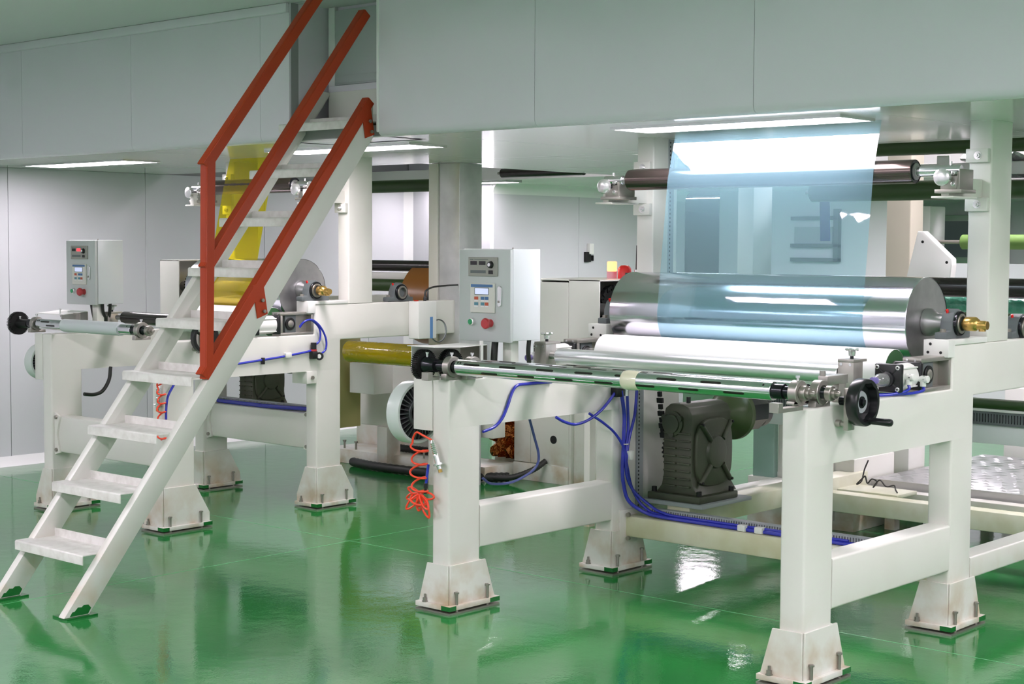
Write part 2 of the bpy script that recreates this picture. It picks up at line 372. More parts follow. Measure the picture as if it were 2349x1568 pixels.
# upper bulkhead: the wall of the mezzanine room that hangs over the machines
def bulkhead(name, x0, x1, label, off):
    b = struct(box(name, x0, x1, YB + 0.012, YB + 0.06, ZC + 0.03, ZH, 'seam'), label)
    a = x0; w = off
    while a < x1 - 1e-4:
        e = min(a + w, x1); w = 1.137
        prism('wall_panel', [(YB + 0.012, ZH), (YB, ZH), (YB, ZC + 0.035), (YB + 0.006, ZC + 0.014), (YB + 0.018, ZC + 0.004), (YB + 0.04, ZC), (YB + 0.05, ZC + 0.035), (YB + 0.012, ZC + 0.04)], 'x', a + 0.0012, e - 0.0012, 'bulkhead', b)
        a = e
    return b
bulkhead('wall_upper_left', -9.96, -6.255, 'grey upper wall left of the staircase', 1.20)
bulkhead('wall_upper_right', -5.605, 3.0, 'grey upper wall right of the staircase', 0.998)
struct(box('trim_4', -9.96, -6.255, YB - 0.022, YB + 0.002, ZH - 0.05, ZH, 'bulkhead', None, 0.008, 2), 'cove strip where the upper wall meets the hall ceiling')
struct(box('trim_5', -5.612, -5.596, YB - 0.006, YB + 0.06, ZC + 0.02, ZH, 'cove', None, 0.005, 2), 'white edge strip of the stair opening')
# stair recess with the door
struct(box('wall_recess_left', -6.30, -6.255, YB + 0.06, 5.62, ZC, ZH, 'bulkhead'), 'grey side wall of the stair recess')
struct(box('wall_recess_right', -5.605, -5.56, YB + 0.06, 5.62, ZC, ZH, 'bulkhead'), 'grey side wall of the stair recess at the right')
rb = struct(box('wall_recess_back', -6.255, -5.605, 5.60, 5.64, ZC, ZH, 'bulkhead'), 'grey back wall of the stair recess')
box('door_frame', -6.235, -6.185, 5.575, 5.60, 2.30, ZH, 'cove', rb, 0.004)
box('door_frame', -5.66, -5.61, 5.575, 5.60, 2.30, ZH, 'cove', rb, 0.004)
d1 = struct(box('door_1', -6.180, -5.665, 5.572, 5.598, 2.372, ZH - 0.02, 'door', None, 0.003), 'grey steel door at the head of the stairs')
box('kick_plate', -6.17, -5.675, 5.568, 5.573, 2.382, 2.42, 'door', d1, 0.001)
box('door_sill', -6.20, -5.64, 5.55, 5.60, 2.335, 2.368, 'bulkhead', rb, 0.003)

# ceilings
ce = struct(box('ceiling', -9.96, 3.0, YB + 0.05, YE, ZC + 0.006, ZC + 0.06, 'seam'), 'glossy white ceiling under the mezzanine')
x = -9.96; w = 1.2
while x < 3.0 - 1e-3:
    e = min(x + w, 3.0); w = 1.137
    for (ya, yb2) in ((YB + 0.05, 7.12), (7.123, YE)):
        box('ceiling_panel', x + 0.0015, e - 0.0015, ya, yb2, ZC, ZC + 0.006, 'ceil', ce)
    x = e
cb = struct(box('ceiling_inner', -7.25, -5.55, YE, 9.4, ZC + 0.006, ZC + 0.06, 'seam'), 'glossy white ceiling strip running back between the machines')
for (xa, xb2) in ((-7.25, -6.11), (-6.107, -5.55)):
    for (ya, yb2) in ((YE, 8.3), (8.303, 9.4)): box('ceiling_panel', xa, xb2, ya + 0.0015, yb2, ZC, ZC + 0.006, 'ceil', cb)
struct(box('ceiling_far', -14, 3, 9.4, 22, ZC, ZC + 0.1, 'ceil'), 'white ceiling of the far room')
struct(box('ceiling_hall', -10, 3, -3, YB + 0.012, ZH, ZH + 0.1, 'hallceil'), 'grey green hall ceiling at the top left')
struct(box('ceiling_upper', -10, 3, YB + 0.05, 9.4, ZH, ZH + 0.1, 'hallceil'), 'dim upper ceiling seen through the gap')

# ceiling light panels
def ceiling_light(xc, yc, z, label, m='panel_light', lx=1.15, ly=0.28, group=None):
    t = thing('ceiling_light', label, 'light', (xc, yc, z), group)
    a, b = lx / 2, ly / 2; f = 0.014
    box('light_diffuser', xc - a + f, xc + a - f, yc - b + f, yc + b - f, z - 0.008, z - 0.004, m, t)
    bm = bmesh.new()
    o = [(-a, -b), (a, -b), (a, b), (-a, b)]; q = [(-a + f, -b + f), (a - f, -b + f), (a - f, b - f), (-a + f, b - f)]
    V = [[bm.verts.new((xc + p[0], yc + p[1], zz)) for p in L] for L, zz in ((o, z), (o, z - 0.012), (q, z - 0.012), (q, z - 0.002))]
    for A, B in zip(V, V[1:]):
        for k in range(4): bm.faces.new((A[k], A[(k + 1) % 4], B[(k + 1) % 4], B[k]))
    bmesh.ops.recalc_face_normals(bm, faces=bm.faces); link('light_frame', bm, 'alu', t)
    return t
ceiling_light(-3.79, 5.70, ZC, 'bright ceiling light panel above the large roller with blue film')
ceiling_light(-8.92, 5.91, ZC, 'bright ceiling light panel at far left above the left control cabinet')
ceiling_light(-6.38, 5.88, ZC, 'bright ceiling light panel seen behind the red stair railing')
ceiling_light(-9.10, 9.64, ZC, 'small bright ceiling light right of the stainless column', m='panel_light', lx=1.1, ly=0.20)
ceiling_light(-1.2, 5.71, ZC, 'ceiling light panel beyond the right edge, nearer one'); ceiling_light(1.3, 5.71, ZC, 'ceiling light panel beyond the right edge, farther one')
for i, (xx, yy, lab) in enumerate(((-9.75, 13.95, 'thin far ceiling light seen through the left of the blue film'), (-9.75, 17.6, 'thin far ceiling light at the right edge of the blue film'), (-9.0, 17.5, 'short far ceiling light left of the right post'), (-9.6, 19.5, 'long low far ceiling light left of the right post'))):
    ceiling_light(xx, yy, ZC, lab, 'far_light', lx=1.1, ly=0.2)
for xx, yy, lab in ((-7.3, 10.6, 'added fill panel hidden behind the bronze roller, left one'), (-6.1, 11.3, 'added fill panel hidden behind the bronze roller, right one'), (-2.5, 10.5, 'added fill panel hidden by the right post'), (-2.5, 14.0, 'added fill panel deep behind the right post'), (-5.6, 15.6, 'far ceiling light just right of the blue film'), (-6.6, 18.2, 'far ceiling light next to the right post'), (0.5, 10.5, 'added unseen fill panel far off to the right')):
    ceiling_light(xx, yy, ZC, lab, 'far_light', lx=1.1, ly=0.28)  # the hidden panels behind roller and post are added to brighten the far room
for xx, lab in ((-6.2, 'middle'), (-3.6, 'right'), (-1.0, 'far right')):
    ceiling_light(xx, 8.35, ZH, 'added fill panel on the upper ceiling above the gap, %s one' % lab, 'far_light')  # added panels that brighten the rear walls and the film
for i, xx in enumerate((-8.3, -5.2, -2.1, 1.0)):
    for yy, row in ((-1.6, 'rear'), (1.6, 'front')):
        ceiling_light(xx, yy, ZH, 'added unseen fill panel on the hall ceiling, %s row, %s from the left wall' % (row, ('first', 'second', 'third', 'fourth')[i]), 'hall_fill')  # out-of-view panels added as fill for the hall and machine fronts
for xx, lab in ((0.2, 'nearer'), (2.1, 'farther')):
    ceiling_light(xx, 3.7, ZH, 'added unseen fill panel to the right of the right machine, %s one' % lab, 'hall_fill')  # two panels added to brighten the right-facing sides of the frames

# ================================================================== STAIRCASE
st = thing('staircase', 'cream steel staircase with red oxide railing climbing to the upper door', 'staircase', (-5.92, 4.5, 0))
SL = 1.27
def zl(y): return 0.355 + SL * (y - 4.0)
for xa, xb2 in ((-5.705, -5.66), (-6.235, -6.19)):
    y0l = 4.0 + (0.008 - 0.355) / SL; y0u = 4.0 + (0.008 - 0.51) / SL
    prism('stringer', [(y0u, 0.008), (y0l, 0.008), (5.352, zl(5.352)), (5.352, zl(5.352) + 0.155)] if xa > -6 else [(y0u, 0.008), (y0l, 0.008), (5.55, zl(5.55) - 0.0), (5.55, 2.335), (5.437, 2.335)], 'x', xa, xb2, 'stair', st, 0.004)
    box('foot_plate', xa - 0.05, xb2 + 0.012, 3.612, 3.76, 0.0, 0.008, 'floorpaint', st)
    prism('paint_smear', [(3.632, 0.012), (3.72, 0.012), (3.735, 0.035), (3.722, 0.05), (3.70, 0.052), (3.69, 0.044), (3.672, 0.046), (3.655, 0.03), (3.645, 0.03)], 'x', xb2, xb2 + 0.0008, 'floorpaint', st)
for k in range(9):
    y, z = 3.721 + 0.1885 * k, 0.25 + 0.238 * k
    prism('tread', [(y, z - 0.042), (y, z - 0.006), (y + 0.005, z), (y + 0.18, z), (y + 0.18, z + 0.036), (y + 0.185, z + 0.036), (y + 0.185, z - 0.005), (y + 0.005, z - 0.005), (y + 0.005, z - 0.042)], 'x', -6.222, -5.70, 'step', st, 0.0008, 1)
box('riser_board', -6.20, -5.62, 5.545, 5.565, 2.175, 2.335, 'stair', st, 0.002)
box('landing_strip', -6.20, -5.62, 5.43, 5.56, 2.15, 2.175, 'stair', st, 0.002)
# railing: angle sections, part of the staircase
def bar(name, p, q, w, t, m, parent, x0, x1):
    """flat angle section in the YZ plane: a web plus a flange on its upper edge"""
    d = Vector((q[0] - p[0], q[1] - p[1])).normalized(); n = Vector((-d.y, d.x))
    P = Vector(p); Q = Vector(q)
    prism(name, [tuple(P), tuple(Q), tuple(Q + n * w), tuple(P + n * w)], 'x', x1 - t, x1, m, parent, 0.0015, 1)
    prism('rail_flange', [tuple(P + n * (w - t)), tuple(Q + n * (w - t)), tuple(Q + n * w), tuple(P + n * w)], 'x', x0, x1 - t, m, parent)
xr0, xr1, rw, rt = -5.70, -5.652, 0.046, 0.008
prism('railing_post', [(4.333, 0.955), (4.372, 1.005), (4.392, 1.935), (4.345, 1.915)], 'x', xr1 - rt, xr1, 'red', st, 0.0015, 1)
prism('railing_post', [(4.333, 0.955), (4.341, 0.955), (4.353, 1.915), (4.345, 1.915)], 'x', xr0, xr1 - rt, 'red', st)
bar('railing_rail', (4.362, 1.877), (5.328, 1.877 + 1.235 * 0.966), rw, rt, 'red', st, xr0 + 0.0006, xr1 - 0.0006)
bar('railing_rail', (4.362, 1.426), (5.328, 1.426 + 1.27 * 0.966), rw, rt, 'red', st, xr0 + 0.0006, xr1 - 0.0006)
bar('railing_rail', (4.345, 0.951), (5.352, 0.951 + 1.275 * 1.007), rw, rt, 'red', st, xr0 + 0.0006, xr1 - 0.0006)
for y in (4.64, 5.31):
    z = zl(y) + 0.135
    b = prism('railing_bracket', [(y - 0.042, z + 0.062), (y + 0.018, z + 0.08), (y + 0.044, z - 0.068), (y - 0.016, z - 0.088)], 'x', -5.6595, -5.653, 'red', st, 0.001, 1)
    for dz in (-0.005, -0.055): hexbolt('bolt', (-5.655, y + 0.008 - dz * 0.2, z + dz), 0.014, 0.006, 'steel', b, 0.009, (1, 0, 0))

# ================================================================== MACHINE FRAMES
def foot(parent, xl, xr, yf, yb, top, tall):
    """base plate on a shim, trapezoid stiffeners on the leg faces, levelling bolts"""
    px0, px1, py0, py1 = xl - 0.078, xr + 0.026, yf - 0.022, yb + 0.098
    box('shim_plate', px0, px1, py0, py1, 0.0, 0.008, 'steel', parent)
    pl = box('foot_plate', px0, px1, py0, py1, 0.016, 0.037, 'paint', parent, 0.002)
    box('green_paint_patch', px1 - 0.05, px1 + 0.0006, py0 - 0.0006, py0 + 0.04, 0.0165, 0.036, 'floorpaint', pl)
    box('green_paint_patch', px1 - 0.03, px1 + 0.0006, py1 - 0.06, py1 + 0.0006, 0.0165, 0.036, 'floorpaint', pl)
    t = 0.008
    if tall:   # wide flared stiffeners
        fx = [(xl, top), (xr, top), (xr, 0.037), (px0 + 0.004, 0.037), (px0 + 0.004, 0.08)]
        fy = [(yf, top), (yb, top), (py1 - 0.004, 0.085), (py1 - 0.004, 0.037), (yf, 0.037)]
        fx2 = fx
    else:      # narrow ledge on top, straight slope
        fx = [(xl - 0.022, top), (xr, top), (xr, 0.037), (px0 + 0.008, 0.037)]
        fy = [(yf, top), (yb + 0.028, top), (py1 - 0.012, 0.037), (yf, 0.037)]
    prism('stiffener', fx, 'y', yf - t, yf, 'paint', parent, 0.001, 1)
    prism('stiffener', fy, 'x', xr, xr + t, 'paint', parent, 0.001, 1)
    prism('stiffener', fx, 'y', yb, yb + t, 'paint', parent, 0.001, 1)
    hexbolt('levelling_bolt', (xr + 0.017, yf + 0.03, 0.008), 0.085, 0.006, 'steel', parent, 0.011)
    hexbolt('levelling_bolt', (xr + 0.017, yb + 0.03, 0.008), 0.092, 0.006, 'steel', parent, 0.011)
    lathe('anchor_nut', (px0 + 0.05, yf - 0.014, 0.037), (0, 0, 1), [(0, 0.013), (0.005, 0.013), (0.005, 0.010), (0.018, 0.010), (0.018, 0.005), (0.034, 0.005)], 'steel', parent, 6, smooth=25)

def side_frame(t, xl, xr, p, rail=True, lip=True):
    B = 0.010
    box('leg', xl, xr, p['yf'], p['yf2'], 0.037, p['zb'], 'paint', t, B, along='z')
    box('leg', xl, xr, p['yr'], p['yr2'], 0.037, p['zb'], 'paint', t, B, along='z')
    foot(t, xl, xr, p['yf'], p['yf2'], p['gt'], p['tall']); foot(t, xl, xr, p['yr'], p['yr2'], p['gt'], p['tall'])
    ys = p['ys']
    prism('top_beam', [(p['yf'], p['zb']), (p['yr2'], p['zb']), (p['yr2'], p['zu']), (p['ye'], p['zu']), (p['ye'], p['zs']), (ys, p['zs']), (ys, p['zt']), (p['yf'], p['zt'])], 'x', xl, xr, 'paint', t, B * 0.9, keep=lambda a, b: abs(a.z - p['zb']) < 1e-4 and abs(b.z - p['zb']) < 1e-4)
    if rail: box('lower_rail', xl, xr, p['yf2'], p['yr'], p['zr0'], p['zr1'], 'paint', t, B, along='y')
    if rail: box('lower_rail', xl, xr, p['yr2'], p['ye'], 0.197, 0.287, 'paint', t, 0.008, along='y')
    box('post', xl, xr, p['yp'], p['yp2'], p['zs'], ZC, 'paint', t, 0.008, along='z')
P1 = dict(yf=4.77, yf2=4.962, yr=5.877, yr2=6.066, zb=0.785, zt=0.99, ys=5.873, zs=1.166, zu=0.953, ye=7.9, zr0=0.257, zr1=0.443, yp=6.182, yp2=6.378, gt=0.206, tall=False)
X1L, X1R = (-4.684, -4.584), (-2.969, -2.869)
f1 = thing('machine_frame', 'cream steel frame of the large machine in the right foreground', 'machine frame', (-3.78, 5.4, 0))
for a, b in (X1L, X1R): side_frame(f1, a, b, P1)
# cross members of the big machine
cbm = box('cross_beam', X1L[1], X1R[0], 5.975, 6.066, 0.172, 0.270, 'paint_stained', f1, 0.008)
box('joint_plate', X1L[1] - 0.0, X1L[1] + 0.012, 5.93, 6.066, 0.14, 0.30, 'paint', f1, 0.002)
for z in (0.165, 0.278): cyl('bolt_head', (X1L[1] + 0.03, 5.962, z), (X1L[1] + 0.03, 5.975, z), 0.011, 'steel', f1, 8)
box('motor_beam', -4.40, -4.27, 6.066, 7.75, 0.235, 0.332, 'paint_stained', f1, 0.006)
box('cross_beam', -4.27, X1R[0], 7.28, 7.38, 0.172, 0.27, 'paint_stained', f1, 0.006)
box('cross_beam', X1L[1], X1R[0], 7.66, 7.75, 0.185, 0.25, 'paint', f1, 0.006)
box('side_panel', -4.612, -4.596, 6.066, 6.43, 0.20, 0.953, 'paint', f1, 0.002)
box('top_cross_beam', X1L[1], X1R[0], 7.05, 7.15, 0.96, 1.06, 'paint', f1, 0.006)
# rear posts of the big machine
box('post', -4.684, -4.584, 7.06, 7.24, 1.166, 2.075, 'paint', f1, 0.006)
# bolted brackets that carry the idle roller in front of the posts
def post_bracket(parent, xl, xr, yp, z, side):
    """plate arm reaching forward from a post with two clamp blocks"""
    xa, xb = xl - 0.004, xr + 0.004
    box('roller_arm', xl + 0.028, xl + 0.062, yp - 0.30, yp, z - 0.088, z - 0.012, 'paint', parent, 0.003)
    box('arm_shelf', xl - 0.01, xr - 0.012, yp - 0.31, yp - 0.10, z - 0.088 - 0.008, z - 0.088, 'paint', parent, 0.002)
    for zz in (z - 0.115, z + 0.085):
        c = box('clamp_block', xl - 0.004, xr - 0.006, yp - 0.024, yp, zz - 0.028, zz + 0.028, 'paint', parent, 0.003)
        lathe('clamp_bolt', (xr - 0.05, yp - 0.024, zz), (0, -1, 0), [(0, 0.017), (0.003, 0.017), (0.003, 0.011), (0.012, 0.011), (0.012, 0.005), (0.018, 0.005)], 'alu', c, 14)
for a, b in (X1L, X1R): post_bracket(f1, a, b, P1['yp'], 1.845, 0)
# pads for the main bearings
for a, b in (X1L, X1R):
    pd = box('bearing_pad', a + 0.004, b + 0.006, 5.825, 6.17, 1.166, 1.188, 'pad', f1, 0.002)
    pd2 = box('bearing_pad', a + 0.0, b + 0.008, 5.815, 5.872, 1.118, 1.187, 'pad', f1, 0.002)
    for yy, zz in ((0.03, 1.17), (0.02, 1.137), (0.075, 1.137)):
        cyl('socket_screw', (a + yy, 5.8155, zz), (a + yy, 5.8135, zz), 0.006, 'gear', pd2, 10)

P2 = dict(yf=5.07, yf2=5.275, yr=6.153, yr2=6.344, zb=0.817, zt=1.03, ys=6.142, zs=1.205, zu=0.993, ye=8.0, zr0=0.257, zr1=0.443, yp=6.409, yp2=6.604, gt=0.246, tall=True)
X2L, X2R = (-8.15, -8.06), (-7.085, -6.99)
f2 = thing('machine_frame', 'cream steel frame of the narrower machine behind the staircase', 'machine frame', (-7.57, 5.7, 0))
for a, b in (X2L, X2R): side_frame(f2, a, b, P2, rail=False)
for yy in (5.10, 6.19):
    box('cross_beam', X2L[1], X2R[0], yy, yy + 0.10, 0.345, 0.555, 'paint', f2, 0.012)
    for a, s in ((X2L[1], 1), (X2R[0], -1)):
        jp = prism('joint_plate', [(a, 0.33), (a + s * 0.05, 0.345), (a + s * 0.02, 0.45), (a + s * 0.05, 0.555), (a, 0.575)], 'y', yy - 0.012, yy, 'paint', f2)
        for zz in (0.36, 0.55): cyl('bolt_head', (a + s * 0.02, yy - 0.022, zz), (a + s * 0.02, yy - 0.012, zz), 0.011, 'steel', jp, 8)
for a, b in (X2L, X2R): post_bracket(f2, a, b, P2['yp'], 1.885, 0)
for a, b in (X2L, X2R):
    box('bearing_pad', a + 0.004, b + 0.006, 6.10, 6.40, 1.205, 1.225, 'pad', f2, 0.002)
    box('bearing_pad', a, b + 0.008, 6.085, 6.141, 1.155, 1.224, 'pad', f2, 0.002)
box('joint_plate', X2R[0] - 0.03, X2R[1] + 0.006, 6.075, 6.153, 0.745, 0.817, 'paint', f2, 0.003)
cyl('bolt_head', (X2R[1] + 0.006, 6.115, 0.78), (X2R[1] + 0.016, 6.115, 0.78), 0.011, 'steel', f2, 8)
box('rear_beam', X2L[0], X2R[1] + 0.1, 7.58, 7.70, 0.30, 0.545, 'paint', f2, 0.008)
box('rear_column', -7.95, -7.85, 7.55, 7.68, 0.02, 0.30, 'paint', f2, 0.004)
box('machine_support', -8.02, -7.78, 7.36, 7.54, 0.545, 0.75, 'pad', f2, 0.003)
box('machine_frame_leg', -8.12, -8.06, 7.3, 7.5, 0.3, 1.0, 'yellowpaint', f2, 0.004)
# ================================================================== ROLLERS
def roller(name, label, y, z, r, x0, x1, m, capm, hub=0.04, j=0.024, jl=(0.11, 0.11), group=None, wall=0.0, core=None):
    t = thing(name, label, 'roller', ((x0 + x1) / 2, y, z), group)
    lathe('roller_body', (x0, y, z), (1, 0, 0), [(0, r - 0.002), (0.002, r), (x1 - x0 - 0.002, r), (x1 - x0, r - 0.002)], m, t, 72, cap=False)
    for x, s in ((x0, -1), (x1, 1)):
        d = (s, 0, 0)
        lathe('end_cap', (x - s * 0.02, y, z), d, [(0, r - 0.0022), (0.018, r - 0.0022), (0.018, j * 1.0)], capm, t, 64, cap=False)
        lathe('journal', (x - s * 0.02, y, z), d, [(0, j), (0.02, j * 1.9), (0.022 + hub * 0.2, j * 1.9), (0.022 + hub * 0.55, j * 1.25), (0.022 + hub, j * 1.2), (0.022 + hub, j), (jl[0 if s < 0 else 1], j)], 'rollcap', t, 32)
    return t
R1 = roller('chill_roller', 'large mirror steel roller wrapped by the blue film', 5.96, 1.248, 0.184, -4.53, -3.03, 'mirror_roll', 'rollcap', 0.09, 0.030, (0.24, 0.13))
R2 = roller('chill_roller', 'mirror steel roller wrapped by the yellow film behind the stairs', 6.17, 1.285, 0.1825, -8.02, -7.13, 'mirror_roll', 'rollcap', 0.09, 0.030, (0.28, 0.13))
def pillow_block(parent_label, x, y, z, zbase, cap=True):
    t = thing('pillow_block', parent_label, 'bearing', (x, y, zbase))
    prism('bearing_housing', [(y - 0.105, zbase), (y + 0.105, zbase), (y + 0.105, zbase + 0.026), (y + 0.062, zbase + 0.03), (y + 0.056, z + 0.01), (y + 0.04, z + 0.045), (y, z + 0.06), (y - 0.04, z + 0.045), (y - 0.056, z + 0.01), (y - 0.062, zbase + 0.03), (y - 0.105, zbase + 0.026)], 'x', x - 0.026, x + 0.026, 'bearing', t, 0.004)
    ring('bearing_seal', (x + 0.026, y, z), (1, 0, 0), 0.031, 0.050, 0.024, 'blackshaft', t)
    ring('inner_race', (x + 0.034, y, z), (1, 0, 0), 0.030, 0.040, 0.02, 'steel', t)
    for s in (-1, 1): lathe('bolt_head', (x, y + s * 0.083, zbase + 0.026), (0, 0, 1), [(0, 0.016), (0.003, 0.016), (0.003, 0.012), (0.014, 0.012)], 'steel', t, 8, smooth=25)
    cyl('grease_nipple', (x - 0.005, y - 0.035, z + 0.04), (x - 0.005, y - 0.042, z + 0.056), 0.006, 'lampred' if cap else 'steel', t, 8)
    return t
pillow_block('grey pillow block bearing at the right end of the large mirror roller', -2.917, 5.96, 1.248, 1.188)
pillow_block('grey pillow block bearing at the left end of the large mirror roller', -4.634, 5.96, 1.248, 1.188)
pillow_block('grey pillow block bearing at the right end of the yellow film roller', -7.04, 6.17, 1.285, 1.225)
pillow_block('grey pillow block bearing at the left end of the yellow film roller', -8.105, 6.17, 1.285, 1.225)
def union(label, x, y, z):
    t = thing('rotary_union', label, 'fitting', (x, y, z))
    lathe('union_body', (x, y, z), (1, 0, 0), [(0, 0.020), (0.008, 0.026), (0.012, 0.029), (0.052, 0.029), (0.062, 0.022), (0.066, 0.018)], 'brass', t, 28)
    lathe('union_neck', (x + 0.062, y, z - 0.004), (1, 0, 0), [(0, 0.019), (0.03, 0.019), (0.034, 0.017), (0.04, 0.017)], 'brass', t, 24)
    cyl('side_port', (x + 0.08, y, z - 0.004), (x + 0.08, y, z - 0.028), 0.014, 'brass', t, 16)
union('brass rotary union on the end of the large mirror roller', -2.870, 5.96, 1.248)
union('brass rotary union on the end of the yellow film roller', -6.992, 6.17, 1.285)
# nip rollers
n1 = roller('nip_roller', 'white rubber covered nip roller under the large mirror roller', 5.70, 1.063, 0.087, -4.49, -3.03, 'whiteroll', 'greencore', 0.01, 0.022, (0.15, 0.10))
n2 = roller('nip_roller', 'white nip roller below the yellow film behind the stairs', 5.97, 1.10, 0.087, -8.0, -7.16, 'whiteroll', 'greencore', 0.01, 0.022, (0.12, 0.10))
g1 = roller('guide_roller', 'slim polished guide roller in front of the white nip roller', 5.345, 1.068, 0.0345, -4.47, -3.07, 'guide', 'rollcap', 0.008, 0.014, (0.12, 0.06))
g2 = roller('guide_roller', 'slim dark guide roller beside the left control cabinet', 5.50, 1.115, 0.037, -7.95, -7.16, 'blackroll', 'rollcap', 0.008, 0.014, (0.10, 0.06))
i1 = roller('idle_roller', 'dark bronze idle roller hanging behind the top of the blue film', 5.897, 1.858, 0.0485, -4.505, -3.06, 'brownroll', 'blackshaft', 0.01, 0.018, (0.13, 0.13))
i2 = roller('idle_roller', 'dark idle roller hanging behind the yellow film', 6.165, 1.902, 0.045, -8.02, -7.19, 'brownroll', 'blackshaft', 0.01, 0.016, (0.12, 0.11))
def roller_mount(label, x, y, z, s):
    """bearing carriage with an adjusting hand wheel at one end of an idle roller"""
    t = thing('roller_mount', label, 'bracket', (x, y, z - 0.08))
    cyl('bearing_sleeve', (x - s * (0.13 if x > -4 else 0.06), y, z), (x + s * 0.045, y, z), 0.022, 'chrome', t, 24, 0.002)
    box('slide_block', x - 0.035, x + 0.035, y - 0.02, y + 0.09, z - 0.075, z - 0.022, 'stainless', t, 0.003)
    box('slide_base', x - 0.055, x + 0.06, y - 0.03, y + 0.10, z - 0.09, z - 0.075, 'stainless', t, 0.002)
    box('back_plate', x + 0.035, x + 0.048, y - 0.02, y + 0.10, z - 0.085, z + 0.005, 'stainless', t, 0.002)
    cyl('adjusting_screw', (x, y - 0.075, z - 0.03), (x, y - 0.02, z - 0.03), 0.009, 'blackshaft', t, 12)
    lathe('hand_wheel', (x, y - 0.085, z - 0.03), (0, 1, 0), [(0, 0.004), (0, 0.026), (0.004, 0.034), (0.020, 0.034), (0.022, 0.030), (0.022, 0.012), (0.03, 0.012)], 'alu', t, 30)
    for dz in (-0.012, -0.055): lathe('cap_screw', (x + 0.022, y - 0.02, z + dz), (0, -1, 0), [(0, 0.009), (0.008, 0.009), (0.009, 0.007)], 'alu', t, 12)
    cyl('set_pin', (x, y, z + 0.02), (x, y, z + 0.036), 0.005, 'alu', t, 8)
roller_mount('adjustable mount with round knob at the right end of the bronze idle roller', -2.905, 5.892, 1.858, 1)
roller_mount('adjustable mount with round knob at the left end of the bronze idle roller', -4.60, 5.892, 1.858, -1)
roller_mount('adjustable mount with round knob right of the yellow film', -7.10, 6.165, 1.902, 1)
roller_mount('adjustable mount with round knob left of the yellow film', -8.11, 6.165, 1.902, -1)

# ================================================================== PLASTIC FILM
def film_sheet(name, label, x0, x1, ytop, ym, zm, cy, cz, r, zt, m, wrap_deg, wav=0.0):
    """film that drops through the ceiling slot past the idle roller, meets the big roller at a tangent and wraps its front"""
    R = r + 0.0012; nx = 40; path = []
    D = math.hypot(ym - cy, zm - cz); a0 = math.atan2(zm - cz, ym - cy) + math.acos(R / D)      # tangent point angle measured from +y
    ty, tz = cy + R * math.cos(a0), cz + R * math.sin(a0)
    for k in range(9):
        s = k / 9; path.append((ytop + (ym - ytop) * s, zt + (zm - zt) * s))
    for k in range(13):
        s = k / 13; path.append((ym + (ty - ym) * s, zm + (tz - zm) * s))
    for k in range(19):
        a = a0 + math.radians(wrap_deg) * k / 18; path.append((cy + R * math.cos(a), cz + R * math.sin(a)))
    bm = bmesh.new(); rows = []
    for i, (y, z) in enumerate(path):
        f = max(0.0, 1 - i / 22)
        rows.append([bm.verts.new((x0 + (x1 - x0) * k / nx, y + wav * f * math.sin(k * 0.9) * 0.5 + wav * f * math.sin(k * 2.1 + i * 0.15), z)) for k in range(nx + 1)])
    for A, B in zip(rows, rows[1:]):
        for k in range(nx): bm.faces.new((A[k], A[k + 1], B[k + 1], B[k]))
    bmesh.ops.recalc_face_normals(bm, faces=bm.faces)
    return tag(link(name, bm, m, None, 80), label, 'plastic film')
film_sheet('blue_film', 'pale blue transparent plastic film hanging from the ceiling onto the mirror roller', -4.255, -3.222, 5.905, 5.845, 1.86, 5.96, 1.248, 0.184, ZC - 0.001, 'bluefilm', 62, 0.0005)
film_sheet('yellow_film', 'yellow transparent plastic film hanging behind the stairs onto its roller', -7.80, -7.36, 6.17, 6.118, 1.90, 6.17, 1.285, 0.1825, ZC - 0.001, 'yellowfilm', 62, 0.0005)

